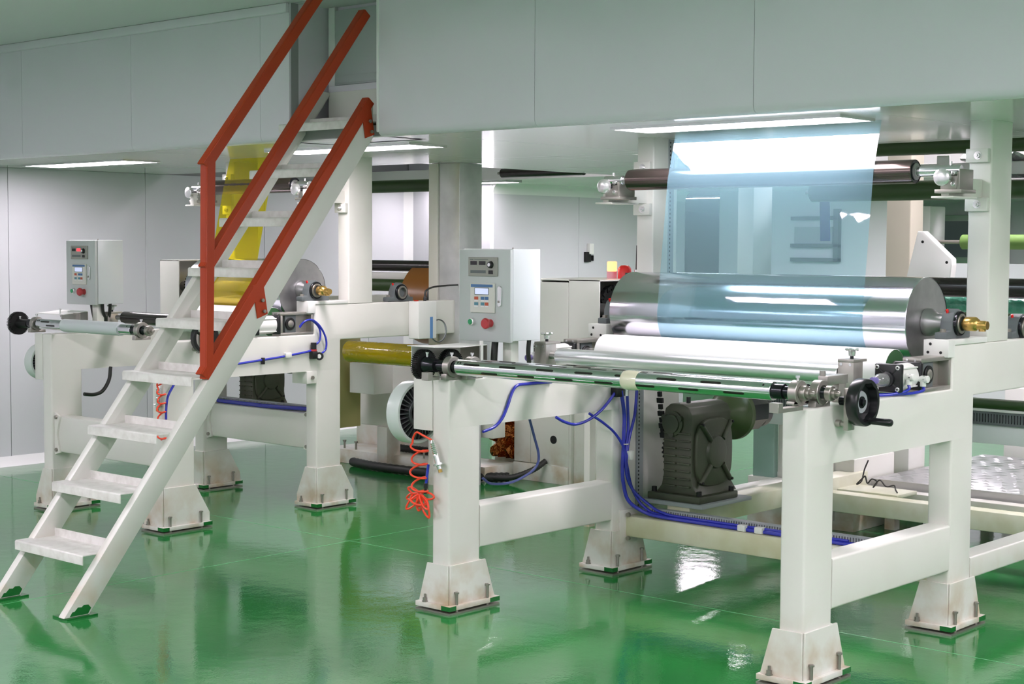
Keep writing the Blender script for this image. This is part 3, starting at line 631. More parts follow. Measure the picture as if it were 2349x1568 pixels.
# ================================================================== UNWIND SHAFTS AND THEIR FITTINGS
def air_shaft(label, y, z, x0, x1, r, jl, jr, rows, slot=0.09, pitch=0.198, sleeve=None, nut=True):
    t = thing('air_shaft', label, 'shaft', ((x0 + x1) / 2, y, z))
    lathe('shaft_tube', (x0, y, z), (1, 0, 0), [(0, r - 0.009), (0, r - 0.001), (0.001, r), (x1 - x0 - 0.001, r), (x1 - x0, r - 0.001), (x1 - x0, r - 0.009)], 'chrome', t, 56)
    lathe('journal', (x0 - jl, y, z), (1, 0, 0), [(0, 0.016), (0.004, 0.018), (jl * 0.5, 0.018), (jl * 0.5, 0.024), (jl + 0.01, 0.024)], 'blackshaft', t, 28)
    lathe('journal', (x1 - 0.01, y, z), (1, 0, 0), [(0, 0.027), (jr * 0.42, 0.027), (jr * 0.42, 0.021), (jr * 0.98, 0.021), (jr, 0.019)], 'blackshaft', t, 28)
    if nut:
        lathe('end_collar', (x1 + jr - 0.012, y, z), (1, 0, 0), [(0, 0.027), (0.02, 0.027), (0.022, 0.025), (0.022, 0.018), (0.034, 0.018), (0.034, 0.009), (0.05, 0.009), (0.052, 0.006)], 'steel', t, 24)
    k = 0
    for ang, off in rows:                        # the expanding leaves: dark strips let into the tube wall
        x = x0 + 0.05 + off
        while x + slot < x1 - 0.05:
            if not (sleeve and x + slot > sleeve[0] and x < sleeve[1]):
                a = math.radians(ang); d = Vector((0, math.cos(a), math.sin(a))); e = Vector((0, -math.sin(a), math.cos(a)))
                c = Vector((0, y, z)) + d * r; bm = bmesh.new(); V = []
                for xx in (x, x + 0.006, x + slot - 0.006, x + slot):
                    hw = 0.002 if xx in (x, x + slot) else 0.0048
                    V.append([bm.verts.new(Vector((xx, 0, 0)) + c + e * s * hw + d * h) for s, h in ((-1, -0.004), (-1, 0.0004), (1, 0.0004), (1, -0.004))])
                for A, B in zip(V, V[1:]):
                    for q in range(4): bm.faces.new((A[q], A[(q + 1) % 4], B[(q + 1) % 4], B[q]))
                bm.faces.new(V[0]); bm.faces.new(V[-1][::-1]); bmesh.ops.recalc_face_normals(bm, faces=bm.faces)
                link('expanding_leaf', bm, 'blackroll', t)
            x += pitch; k += 1
    for xx in (x0 + 0.015, x0 + 0.03, x1 - 0.03):
        a = math.radians(140); d = Vector((0, math.cos(a), math.sin(a)))
        p = Vector((xx, y, z)) + d * (r - 0.001); cyl('set_screw', p, p + d * 0.0014, 0.0045, 'gear', t, 8)
    if sleeve: lathe('paper_core', (sleeve[0], y, z), (1, 0, 0), [(0, r), (0, r + 0.006), (sleeve[1] - sleeve[0], r + 0.006), (sleeve[1] - sleeve[0], r)], 'sleeve', t, 48)
    return t
air_shaft('bright slotted air shaft across the front of the right machine', 4.80, 1.043, -4.555, -3.02, 0.0335, 0.225, 0.125, ((150, 0.0), (206, 0.10), (100, 0.05)))
air_shaft('second slotted air shaft just behind the front one', 4.888, 1.04, -4.50, -2.985, 0.0335, 0.26, 0.14, ((110, 0.05),))
air_shaft('slotted air shaft with pale paper core on the left machine', 5.10, 1.083, -8.22, -7.29, 0.031, 0.22, 0.14, ((150, 0.0), (190, 0.06)), sleeve=(-7.962, -7.405))
tp = lathe('tape_wrap', (-3.685, 4.80, 1.043), (1, 0, 0), [(0, 0.034), (0.002, 0.036), (0.02, 0.0385), (0.05, 0.0375), (0.072, 0.036), (0.074, 0.034)], 'clearplast', None, 40, False)
tag(tp, 'wrap of clear yellowed tape around the middle of the front air shaft', 'tape')
def shaft_bearing(label, x, y, z, r, zb, nipple=True):
    t = thing('shaft_bearing', label, 'bearing', (x, y, zb))
    ring('bearing_ring', (x, y, z), (1, 0, 0), r - 0.017, r, 0.034, 'stainless', t)
    prism('cradle_block', [(y - 0.05, zb), (y + 0.05, zb), (y + 0.048, z - r * 0.6), (y + 0.03, z - r * 0.85), (y, z - r - 0.001), (y - 0.03, z - r * 0.85), (y - 0.048, z - r * 0.6)], 'x', x - 0.016, x + 0.016, 'stainless', t, 0.002)
    if nipple: lathe('set_bolt', (x, y, z + r - 0.002), (0, 0, 1), [(0, 0.0045), (0.01, 0.0045), (0.01, 0.008), (0.018, 0.008)], 'alu', t, 8, smooth=25)
shaft_bearing('steel bearing ring holding the left end of the front air shaft', -4.600, 4.80, 1.043, 0.044, 0.99)
shaft_bearing('steel bearing ring holding the right end of the front air shaft', -2.925, 4.80, 1.043, 0.044, 1.004)
shaft_bearing('steel bearing ring holding the left end of the second air shaft', -4.565, 4.888, 1.04, 0.044, 0.99)
shaft_bearing('steel bearing ring holding the right end of the second air shaft', -2.895, 4.895, 1.04, 0.044, 0.99, False)
shaft_bearing('steel bearing ring holding the left end of the paper core shaft', -8.255, 5.10, 1.083, 0.04, 1.032)
shaft_bearing('steel bearing ring holding the right end of the paper core shaft', -7.22, 5.10, 1.083, 0.044, 1.032)
def rest_bar(label, x0, x1, y0, y1, z0):
    t = thing('rest_bar', label, 'bar', ((x0 + x1) / 2, (y0 + y1) / 2, z0))
    prism('bar_body', [(y0, z0), (y1, z0), (y1, z0 + 0.014), (y0 + 0.03, z0 + 0.014), (y0 + 0.03, z0 + 0.034), (y0, z0 + 0.034)], 'x', x0, x1, 'stainless', t, 0.001, 1)
rest_bar('pale steel rest bar on top of the left front leg of the right machine', -4.655, -4.618, 4.676, 4.745, 0.99)
rest_bar('pale steel rest bar on top of the nearest leg', -2.905, -2.868, 4.585, 4.745, 0.99)
lb = thing('locking_arm', 'flat steel locking arm above the right end of the air shafts', 'arm', (-2.93, 5.06, 0.99))
box('arm_bar', -2.955, -2.915, 4.985, 5.13, 1.058, 1.09, 'stainless', lb, 0.002); box('arm_post', -2.95, -2.92, 5.075, 5.125, 0.99, 1.058, 'stainless', lb, 0.002)
cyl('arm_pin', (-2.945, 5.0, 1.09), (-2.945, 5.0, 1.108), 0.011, 'stainless', lb, 14, 0.001)
# gears of the unwind on the left of the big machine
ug = thing('drive_gear', 'black toothed gear on the left end of the front air shaft', 'gear', (-4.765, 4.80, 1.043))
gear('gear_rim', (-4.765, 4.80, 1.043), 0.066, 0.03, 44, 'gear', ug); lathe('gear_hub', (-4.748, 4.80, 1.043), (1, 0, 0), [(0, 0.04), (0.016, 0.038), (0.03, 0.030), (0.06, 0.028)], 'blackshaft', ug, 24)
lathe('shaft_stub', (-4.825, 4.80, 1.043), (1, 0, 0), [(0, 0.012), (0.002, 0.014), (0.06, 0.014)], 'chrome', ug, 18); hexbolt('grub_screw', (-4.735, 4.79, 1.075), 0.024, 0.005, 'alu', ug, 0.008)
ug2 = thing('drive_gear', 'black toothed gear behind the front gear under the sheet metal cover', 'gear', (-4.735, 4.932, 1.04))
gear('gear_rim', (-4.735, 4.932, 1.04), 0.066, 0.03, 44, 'gear', ug2); cyl('gear_hub', (-4.72, 4.932, 1.04), (-4.69, 4.932, 1.04), 0.036, 'blackshaft', ug2, 24)
ug3 = thing('drive_gear', 'black toothed wheel at the far left end of the paper core shaft', 'gear', (-8.455, 5.10, 1.075))
gear('gear_rim', (-8.455, 5.10, 1.078), 0.068, 0.03, 48, 'gear', ug3); lathe('gear_hub', (-8.44, 5.10, 1.078), (1, 0, 0), [(0, 0.03), (0.03, 0.026), (0.10, 0.024)], 'gear', ug3, 20); hexbolt('grub_screw', (-8.425, 5.095, 1.10), 0.02, 0.004, 'alu', ug3, 0.007)
gc = thing('gear_cover', 'bent sheet metal cover over the black gears', 'cover', (-4.7, 4.9, 1.1))
prism('cover_sheet', [(4.735, 1.124), (4.80, 1.122), (4.90, 1.118), (5.06, 1.121), (5.06, 1.124), (4.90, 1.121), (4.80, 1.125), (4.735, 1.127)], 'x', -4.80, -4.64, 'pad', gc)
box('cover_side', -4.80, -4.797, 4.76, 5.06, 1.04, 1.122, 'pad', gc); box('cover_post', -4.655, -4.645, 5.03, 5.045, 0.99, 1.14, 'pad', gc, 0.001)
box('cover_back', -4.80, -4.64, 5.062, 5.065, 0.99, 1.121, 'stainless', gc)
gc2 = thing('gear_cover', 'small bent sheet metal tray behind the far left gear', 'cover', (-8.22, 5.25, 1.1))
prism('cover_sheet', [(5.19, 1.135), (5.36, 1.150), (5.36, 1.153), (5.19, 1.138)], 'x', -8.40, -8.12, 'pad', gc2); box('cover_side', -8.40, -8.12, 5.357, 5.36, 1.095, 1.15, 'stainless', gc2)
box('cover_lip', -8.13, -8.06, 5.26, 5.268, 1.10, 1.145, 'stainless', gc2); hexbolt('cover_bolt', (-8.165, 5.2, 1.12), 0.05, 0.005, 'alu', gc2, 0.009)
box('cover_foot', -8.15, -8.12, 5.30, 5.357, 1.03, 1.10, 'stainless', gc2)
# particle brake discs hanging on plates outside the left legs
def brake(label, x, y, z, r, px0, px1, py, pz0, pz1):
    t = thing('powder_brake', label, 'brake', (x, y, z))
    lathe('brake_drum', (x - 0.085, y, z), (1, 0, 0), [(0, r * 0.55), (0.004, r * 0.92), (0.014, r), (0.078, r), (0.083, r - 0.003), (0.083, r - 0.014), (0.07, r - 0.018)], 'brake', t, 64, False)
    lathe('brake_back', (x - 0.085, y, z), (1, 0, 0), [(0, 0.0), (0, r * 0.56)], 'brake', t, 40, False)
    lathe('rotor_dish', (x - 0.03, y, z), (1, 0, 0), [(0, r * 0.97), (0, 0.01)], 'gear', t, 48, False)
    for k in range(32):
        a = 2 * PI * k / 32; d = Vector((0, math.cos(a), math.sin(a))); e = Vector((0, -math.sin(a), math.cos(a))); c = Vector((x - 0.03, y, z)); bm = bmesh.new()
        V = [bm.verts.new(c + d * rr + e * s * 0.0022 + Vector((h, 0, 0))) for rr, hh in ((r * 0.50, 0.03), (r * 0.86, 0.022)) for s in (-1, 1) for h in (0, hh)]
        for f in ((0, 1, 3, 2), (4, 6, 7, 5), (0, 4, 5, 1), (2, 3, 7, 6), (1, 5, 7, 3)): bm.faces.new([V[i] for i in f])
        bmesh.ops.recalc_face_normals(bm, faces=bm.faces); link('cooling_fin', bm, 'finmetal', t)
    ring('fin_ring', (x - 0.012, y, z), (1, 0, 0), r * 0.42, r * 0.52, 0.035, 'finmetal', t, 40)
    lathe('brake_hub', (x - 0.03, y, z), (1, 0, 0), [(0, r * 0.3), (0.04, r * 0.3), (0.05, r * 0.2), (0.07, r * 0.2)], 'gear', t, 28)
    box('mounting_plate', px0, px1, py, py + 0.012, pz0, pz1, 'paint', t, 0.002)
brake('round pale brake drum with dark fins on the left front leg', -4.845, 4.86, 0.828, 0.136, -4.797, -4.685, 4.771, 0.768, 0.988)
brake('round pale brake drum half hidden at the far left leg', -8.235, 5.15, 0.858, 0.105, -8.232, -8.151, 5.071, 0.76, 1.028)

# hand wheel unit on the nearest leg
hw = thing('hand_wheel', 'black hand wheel with crank handle beside the nearest leg', 'hand wheel', (-2.80, 5.0, 0.93))
wx, wy, wz, wr = -2.80, 5.0, 1.005, 0.082
bm = bmesh.new(); n = 60; prof = [(-0.004, 0.012), (-0.004, 1.0), (0.0, 1.03), (0.034, 1.03), (0.04, 1.0), (0.04, 0.84), (0.012, 0.78), (0.008, 0.30)]
rings = []
for xx, f in prof:
    R_ = []
    for k in range(n):
        a = 2 * PI * k / n; rr = wr * f * (1 + (0.035 * math.cos(10 * a) if f > 0.7 and f < 0.9 else 0.0)); R_.append(bm.verts.new((wx + xx, wy + rr * math.cos(a), wz + rr * math.sin(a))))
    rings.append(R_)
for A, B in zip(rings, rings[1:]):
    for k in range(n): bm.faces.new((A[k], A[(k + 1) % n], B[(k + 1) % n], B[k]))
bm.faces.new(rings[0]); bm.faces.new(rings[-1]); bmesh.ops.recalc_face_normals(bm, faces=bm.faces); link('wheel_rim', bm, 'black', hw, 40)
lathe('wheel_label_ring', (wx + 0.009, wy, wz), (1, 0, 0), [(0, 0.019), (0.006, 0.022), (0.007, 0.038), (0.001, 0.041)], 'duct', hw, 36, False)
lathe('wheel_hub', (wx + 0.006, wy, wz), (1, 0, 0), [(0, 0.021), (0.012, 0.021), (0.012, 0.012), (0.02, 0.012), (0.021, 0.008)], 'blackshaft', hw, 20)
lathe('crank_handle', (wx + 0.035, wy + 0.02, wz - 0.066), (1, 0.10, -0.02), [(0, 0.010), (0.01, 0.012), (0.075, 0.014), (0.083, 0.012), (0.086, 0.008)], 'black', hw, 20)
lathe('wheel_shaft', (-2.87, wy, wz), (1, 0, 0), [(0, 0.016), (0.07, 0.016)], 'blackshaft', hw, 20)
box('wheel_plate', -2.832, -2.812, 4.955, 5.0, 0.905, 1.055, 'stainless', hw, 0.002)
lathe('clamp_screw', (-2.868, 4.972, 0.927), (1, 0, 0), [(0, 0.013), (0.018, 0.013), (0.02, 0.008), (0.038, 0.008)], 'stainless', hw, 16)
hw2 = thing('hand_wheel', 'black ring hand wheel half hidden behind the red railing post', 'hand wheel', (-6.9, 5.28, 0.97))
ring('wheel_rim', (-6.90, 5.28, 1.05), (1, 0, 0), 0.068, 0.085, 0.03, 'black', hw2, 40)
for k in range(3):
    a = 2 * PI * k / 3 + 0.5; cyl('wheel_spoke', (-6.90, 5.28 + 0.015 * math.cos(a), 1.05 + 0.015 * math.sin(a)), (-6.90, 5.28 + 0.07 * math.cos(a), 1.05 + 0.07 * math.sin(a)), 0.008, 'black', hw2, 10)
cyl('wheel_hub', (-6.985, 5.28, 1.05), (-6.885, 5.28, 1.05), 0.018, 'stainless', hw2, 18); box('wheel_plate', -6.945, -6.925, 5.255, 5.30, 0.965, 1.07, 'stainless', hw2, 0.002)
lathe('clamp_screw', (-6.985, 5.27, 0.985), (1, 0, 0), [(0, 0.012), (0.018, 0.012), (0.02, 0.008), (0.04, 0.008)], 'stainless', hw2, 14)

# guide roller posts with star knobs
def knob_post(label, x0, x1, y0, y1, z0, z1, xf=None):
    t = thing('guide_post', label, 'post', ((x0 + x1) / 2, (y0 + y1) / 2, z0)); xc, yc = (x0 + x1) / 2, (y0 + y1) / 2
    box('post_shelf', x0, max(x1, xf or x1), y0 - 0.02, y1 + 0.03, z0 - 0.018, z0, 'stainless', t, 0.001)
    bl = box('post_block', x0, x1, y0, y1, z0, z1, 'stainless', t, 0.0015); box('post_cap', x0, x1, y0 - 0.002, y1 + 0.03, z1, z1 + 0.011, 'stainless', t, 0.001)
    for xx in (x0 + 0.014, x1 - 0.014): cyl('cap_screw', (xx, y0 - 0.0005, z1 - 0.008), (xx, y0 - 0.003, z1 - 0.008), 0.006, 'alu', bl, 10)
    cyl('screw_stem', (xc, yc + 0.01, z1 + 0.01), (xc, yc + 0.01, z1 + 0.024), 0.007, 'blackshaft', t, 12)
    lathe('knob_collar', (xc, yc + 0.01, z1 + 0.022), (0, 0, 1), [(0, 0.013), (0.016, 0.015), (0.02, 0.012)], 'alu', t, 18)
    bm = bmesh.new(); n = 40; zk = z1 + 0.042
    V = [[bm.verts.new((xc + (0.026 + 0.004 * math.cos(6 * 2 * PI * k / n)) * f * math.cos(2 * PI * k / n), yc + 0.01 + (0.026 + 0.004 * math.cos(6 * 2 * PI * k / n)) * f * math.sin(2 * PI * k / n), zk + h)) for k in range(n)] for f, h in ((0.4, -0.001), (0.9, 0.0), (1.0, 0.004), (0.9, 0.009), (0.6, 0.006), (0.3, 0.008))]
    for A, B in zip(V, V[1:]):
        for k in range(n): bm.faces.new((A[k], A[(k + 1) % n], B[(k + 1) % n], B[k]))
    bm.faces.new(V[0][::-1]); bm.faces.new(V[-1]); bmesh.ops.recalc_face_normals(bm, faces=bm.faces); link('star_knob', bm, 'alu', t, 40)
knob_post('steel post with bright star knob at the right end of the slim guide roller', -3.062, -2.995, 5.31, 5.38, 0.99, 1.118, -2.969)
knob_post('steel post with bright star knob at the left end of the slim guide roller', -4.582, -4.515, 5.31, 5.38, 0.99, 1.118)
knob_post('steel post with bright star knob right of the left control cabinet', -8.12, -8.07, 5.465, 5.535, 1.03, 1.135)

# roller carriages pushed by pneumatic cylinders
def carriage(label, x0, x1, y0, y1, z0, z1, ry, rz):
    t = thing('roller_carriage', label, 'carriage', ((x0 + x1) / 2, (y0 + y1) / 2, z0)); w = 0.017
    box('carriage_bar', x0, x1, y0, y1, z0, z0 + w, 'stainless', t, 0.002); tb = box('carriage_bar', x0, x1, y0, y1, z1 - w, z1, 'stainless', t, 0.002)
    box('carriage_end', x0, x1, y0, y0 + w, z0 + w, z1 - w, 'stainless', t, 0.001); box('carriage_end', x0, x1, y1 - w, y1, z0 + w, z1 - w, 'stainless', t, 0.001)
    for xx in (x0 + 0.02, x1 - 0.025): cyl('cap_screw', (xx, y0 - 0.0005, z1 - w / 2), (xx, y0 - 0.003, z1 - w / 2), 0.0055, 'alu', tb, 10)
    b = box('bearing_block', x0 + 0.01, x1 - 0.012, ry - 0.035, ry + 0.045, z0 + w, z1 - w, 'bearing', t, 0.002)
    ring('bearing_race', (x1 - 0.010, ry, rz), (1, 0, 0), 0.020, 0.036, 0.012, 'gear', b); lathe('bearing_cap', (x1 - 0.014, ry, rz), (1, 0, 0), [(0, 0.021), (0.012, 0.021), (0.014, 0.018), (0.014, 0.0)], 'steel', b, 24, False)
    box('side_cover', x0 + 0.03, x0 + 0.033, ry + 0.045, y1 - w, z0 + w, z1 - w, 'stainless', t)
carriage('dull steel bearing carriage at the right end of the white nip roller', -2.958, -2.878, 5.622, 5.872, 0.99, 1.124, 5.70, 1.057)
carriage('dull steel bearing carriage at the left end of the white nip roller', -4.675, -4.592, 5.622, 5.872, 0.99, 1.124, 5.70, 1.057)
carriage('dull steel bearing carriage on the left machine beside the red bracket', -7.075, -6.998, 5.89, 6.139, 1.03, 1.164, 5.97, 1.097)
def cylinder(label, x, y0, z, fit=True):
    t = thing('air_cylinder', label, 'cylinder', (x, y0 + 0.1, z - 0.055))
    for ya, yb in ((y0, y0 + 0.024), (y0 + 0.155, y0 + 0.179)):
        f = box('end_flange', x - 0.056, x + 0.056, ya, yb, z - 0.054, z + 0.054, 'black', t, 0.006, 3)
        if ya == y0:
            for sx in (-1, 1):
                for sz in (-1, 1): lathe('tie_bolt', (x + sx * 0.043, ya, z + sz * 0.041), (0, -1, 0), [(0, 0.009), (0.004, 0.009), (0.005, 0.007), (0.005, 0.004), (0.002, 0.004)], 'alu', f, 12, False)
            for sx in (-1, 1):
                for sz in (-1, 1):
                    p0 = Vector((x + sx * 0.015, ya - 0.001, z + sz * 0.015)); p1 = Vector((x + sx * 0.04, ya - 0.001, z + sz * 0.038)); tube('flange_rib', [p0, p1], 0.0035, 'black', f, 1, 6, True)
    lathe('cylinder_barrel', (x, y0 + 0.024, z), (0, 1, 0), [(0, 0.050), (0.131, 0.050)], 'whiteplast', t, 44)
    for sz in (-1, 1): box('barrel_rib', x + 0.036, x + 0.046, y0 + 0.024, y0 + 0.155, z + sz * 0.036 - 0.003, z + sz * 0.036 + 0.003, 'whiteplast', t, 0.001)
    lathe('front_boss', (x, y0, z - 0.004), (0, -1, 0), [(0, 0.030), (0.012, 0.029), (0.014, 0.022), (0.014, 0.006), (0.04, 0.006)], 'black', t, 28)
    cup = lathe('clear_cup', (x - 0.004, y0 - 0.018, z - 0.006), (-0.12, -1, 0.0), [(0, 0.026), (0.03, 0.026), (0.046, 0.02), (0.055, 0.012), (0.055, 0.0)], 'clear', t, 28, False)
    lathe('purple_plug', (x - 0.010, y0 - 0.062, z - 0.006), (-0.12, -1, 0), [(0, 0.012), (0.01, 0.014), (0.03, 0.014), (0.032, 0.010)], M.setdefault('purple', mat('purple_plastic', S(120, 108, 176), 0.35)), t, 18)
    if fit:
        for yy, zz in ((y0 + 0.05, z + 0.004), (y0 + 0.165, z - 0.01)):
            cyl('hose_fitting', (x + 0.046, yy, zz), (x + 0.085, yy, zz), 0.014, 'whiteplast', t, 14, 0.002); cyl('fitting_nut', (x + 0.066, yy, zz), (x + 0.074, yy, zz), 0.015, 'alu', t, 6)
            cyl('fitting_elbow', (x + 0.062, yy, zz), (x + 0.062, yy, zz - 0.028), 0.012, 'whiteplast', t, 14)
    return t
cylinder('black flanged air cylinder with clear cup at the right end of the nip roller', -2.915, 5.425, 1.058)
cylinder('black flanged air cylinder behind the left star knob post', -4.634, 5.425, 1.058)
cylinder('white air cylinder beside the red stair bracket', -7.035, 5.70, 1.095, False)
for k, pts in enumerate(([(-2.853, 5.475, 1.034), (-2.85, 5.472, 1.018), (-2.862, 5.45, 1.006), (-2.89, 5.40, 0.999), (-2.93, 5.33, 0.997)], [(-2.853, 5.59, 1.02), (-2.845, 5.58, 1.006), (-2.855, 5.52, 0.999), (-2.875, 5.45, 0.998), (-2.92, 5.36, 0.998)])):
    tag(tube('air_hose', pts, 0.006, 'blue'), ('short blue air hose from the front port of the right air cylinder', 'short blue air hose from the rear port of the right air cylinder')[k], 'hose')
bs = box('cable_clip', -2.945, -2.925, 5.315, 5.345, 0.99, 1.003, 'whiteplast', None, 0.002); tag(bs, 'small white clip at the end of the short blue hoses', 'clip')

# ================================================================== CONTROL CABINETS
def cabinet(label, x0, x1, y0, y1, z0, z1, px, py, pz, lit):
    t = thing('control_cabinet', label, 'cabinet', (px, py, pz)); W, Hh = x1 - x0, z1 - z0
    box('cabinet_body', x0 + 0.004, x1 - 0.003, y0 + 0.022, y1, z0 + 0.006, z1, 'cabinet', t, 0.003)
    door = box('cabinet_door', x0, x1, y0, y0 + 0.018, z0, z1 - 0.004, 'cabdoor', t, 0.003)
    X = lambda f: x0 + W * f
    Z = lambda f: z1 - Hh * f
    def plate(name, a, b, c, d, h, m, parent, bev=0.001, base=0.0): return box(name, X(a), X(b), y0 - base - h, y0 - base, Z(d), Z(c), m, parent, bev, 1)
    ip = plate('meter_panel', 0.195, 0.77, 0.09, 0.295, 0.007, 'faceplate', t, 0.002)
    plate('meter_window', 0.245, 0.37, 0.133, 0.174, 0.0012, 'darkglass', ip, 0.0, 0.007)
    plate('meter_window', 0.413, 0.54, 0.133, 0.174, 0.0012, 'redled' if lit else 'darkglass', ip, 0.0, 0.007)
    plate('grille', 0.245, 0.545, 0.23, 0.263, 0.0008, 'bearing', ip, 0.0, 0.007); plate('rocker_switch', 0.605, 0.685, 0.23, 0.27, 0.004, 'black', ip, 0.001, 0.007)
    plate('caption_strip', 0.232, 0.30, 0.11, 0.12, 0.0005, 'bearing', ip, 0.0, 0.007); plate('caption_strip', 0.32, 0.59, 0.113, 0.119, 0.0005, 'bearing', ip, 0.0, 0.007)
    lathe('dial_knob', (X(0.645), y0 - 0.007, Z(0.17)), (0, -1, 0), [(0, 0.016), (0.012, 0.013), (0.013, 0.011)], 'black', ip, 24)
    cyl('dial_cap', (X(0.645), y0 - 0.0195, Z(0.17)), (X(0.645), y0 - 0.021, Z(0.17)), 0.008, 'alu', ip, 18)
    kp = plate('keypad', 0.235, 0.72, 0.37, 0.69, 0.007, 'keypad', t, 0.002)
    plate('keypad_header', 0.255, 0.68, 0.383, 0.413, 0.0008, 'keyblue', kp, 0.0, 0.007)
    plate('lcd_bezel', 0.327, 0.608, 0.418, 0.497, 0.0008, 'bearing', kp, 0.0, 0.007); plate('lcd_screen', 0.338, 0.597, 0.425, 0.489, 0.0014, 'lcd', kp, 0.0, 0.007)
    for (a, b), m1, m2 in (((0.325, 0.40), 'keyred', 'keyteal'), ((0.452, 0.52), 'keyblue', 'keyteal'), ((0.533, 0.60), 'keyblue', 'keyred')):
        plate('key', a, b, 0.516, 0.549, 0.0016, m1, kp, 0.0, 0.007); plate('key_caption', a, b, 0.551, 0.566, 0.0010, 'keywhite', kp, 0.0, 0.007)
        plate('key', a, b, 0.577, 0.610, 0.0016, m2, kp, 0.0, 0.007); plate('key_caption', a, b, 0.612, 0.627, 0.0010, 'keywhite', kp, 0.0, 0.007)
    hd = prism('door_lock', [(X(0.81) + 0.012 * math.cos(a), Z(0.425 if math.sin(a) > 0 else 0.588) + 0.012 * math.sin(a)) for a in [2 * PI * k / 24 + 0.01 for k in range(24)]], 'y', y0 - 0.008, y0, 'alu', t, 0.002, 1)
    cyl('lock_barrel', (X(0.80), y0 - 0.0085, Z(0.565)), (X(0.80), y0 - 0.0105, Z(0.565)), 0.005, 'steel', hd, 12)
    gb = lathe('push_button', (X(0.27), y0, Z(0.79)), (0, -1, 0), [(0, 0.017), (0.014, 0.016), (0.016, 0.013)], 'alu', t, 26); gb['label'] = 'green push button in chrome bezel'
    cyl('button_lens', (X(0.27), y0 - 0.014, Z(0.79)), (X(0.27), y0 - 0.021, Z(0.79)), 0.012, 'greenbtn', gb, 22, 0.002)
    eb = lathe('emergency_stop', (X(0.62), y0, Z(0.80)), (0, -1, 0), [(0, 0.018), (0.014, 0.015), (0.016, 0.013), (0.022, 0.022), (0.034, 0.024), (0.04, 0.020), (0.041, 0.0)], 'estop', t, 30, False); eb['label'] = 'red mushroom emergency stop button'
    for xx in (x0 + 0.05, x1 - 0.06): pass
    box('cabinet_pole', px - 0.025, px + 0.025, py - 0.025, py + 0.025, pz, z0 + 0.006, 'paint', t, 0.003); box('pole_foot', px - 0.045, px + 0.045, py - 0.05, py + 0.05, pz, pz + 0.008, 'paint', t, 0.001)
    cyl('top_screw', (x1 - 0.012, y0 + 0.03, z1), (x1 - 0.012, y0 + 0.03, z1 + 0.006), 0.003, 'steel', t, 8)
    return t
cabinet('grey control cabinet with dark meters on the right machine, beside the stainless column', -4.842, -4.540, 5.10, 5.302, 1.133, 1.537, -4.634, 5.21, 0.99, False)
cabinet('grey control cabinet with a red lit meter standing alone at the left', -8.328, -8.028, 5.35, 5.547, 1.19, 1.573, -8.105, 5.42, 1.03, True)
for k, (x, y, zt, zb2) in enumerate(((-4.70, 5.19, 1.14, 0.93), (-4.66, 5.13, 1.14, 0.96), (-4.57, 5.26, 1.14, 0.99))):
    tag(tube('power_cable', [(x, y, zt), (x - 0.004, y - 0.004, (zt + zb2) / 2), (x - 0.02, y + 0.02, zb2)] if k < 2 else [(x, y, zt), (x - 0.008, y + 0.004, 1.08), (x - 0.02, y + 0.03, 1.0)], 0.010, 'cable', None, 6, 10), 'black power cable under the right control cabinet, %s' % ('leftmost', 'middle one', 'rightmost and thickest')[k], 'cable')
for k, pts in enumerate(([(-8.145, 5.40, 1.20), (-8.135, 5.40, 1.16), (-8.13, 5.41, 1.10), (-8.12, 5.42, 1.035)], [(-8.06, 5.42, 1.20), (-8.07, 5.43, 1.15), (-8.09, 5.46, 1.10), (-8.10, 5.47, 1.035)], [(-8.04, 5.46, 1.20), (-8.06, 5.47, 1.15), (-8.085, 5.48, 1.10), (-8.095, 5.49, 1.035)])):
    tag(tube('power_cable', pts, 0.010, 'cable', None, 6, 8), 'black cable below the left control cabinet, %s' % ('left of its pole', 'right of its pole, inner one', 'right of its pole, outer one')[k], 'cable')
tag(tube('power_cable', [(-8.055, 5.284, 0.669), (-8.055, 5.35, 0.662), (-8.055, 5.41, 0.679), (-8.055, 5.456, 0.742), (-8.06, 5.472, 0.82)], 0.011, 'cable', None, 8, 10), 'black cable looping under the beam of the left machine', 'cable')

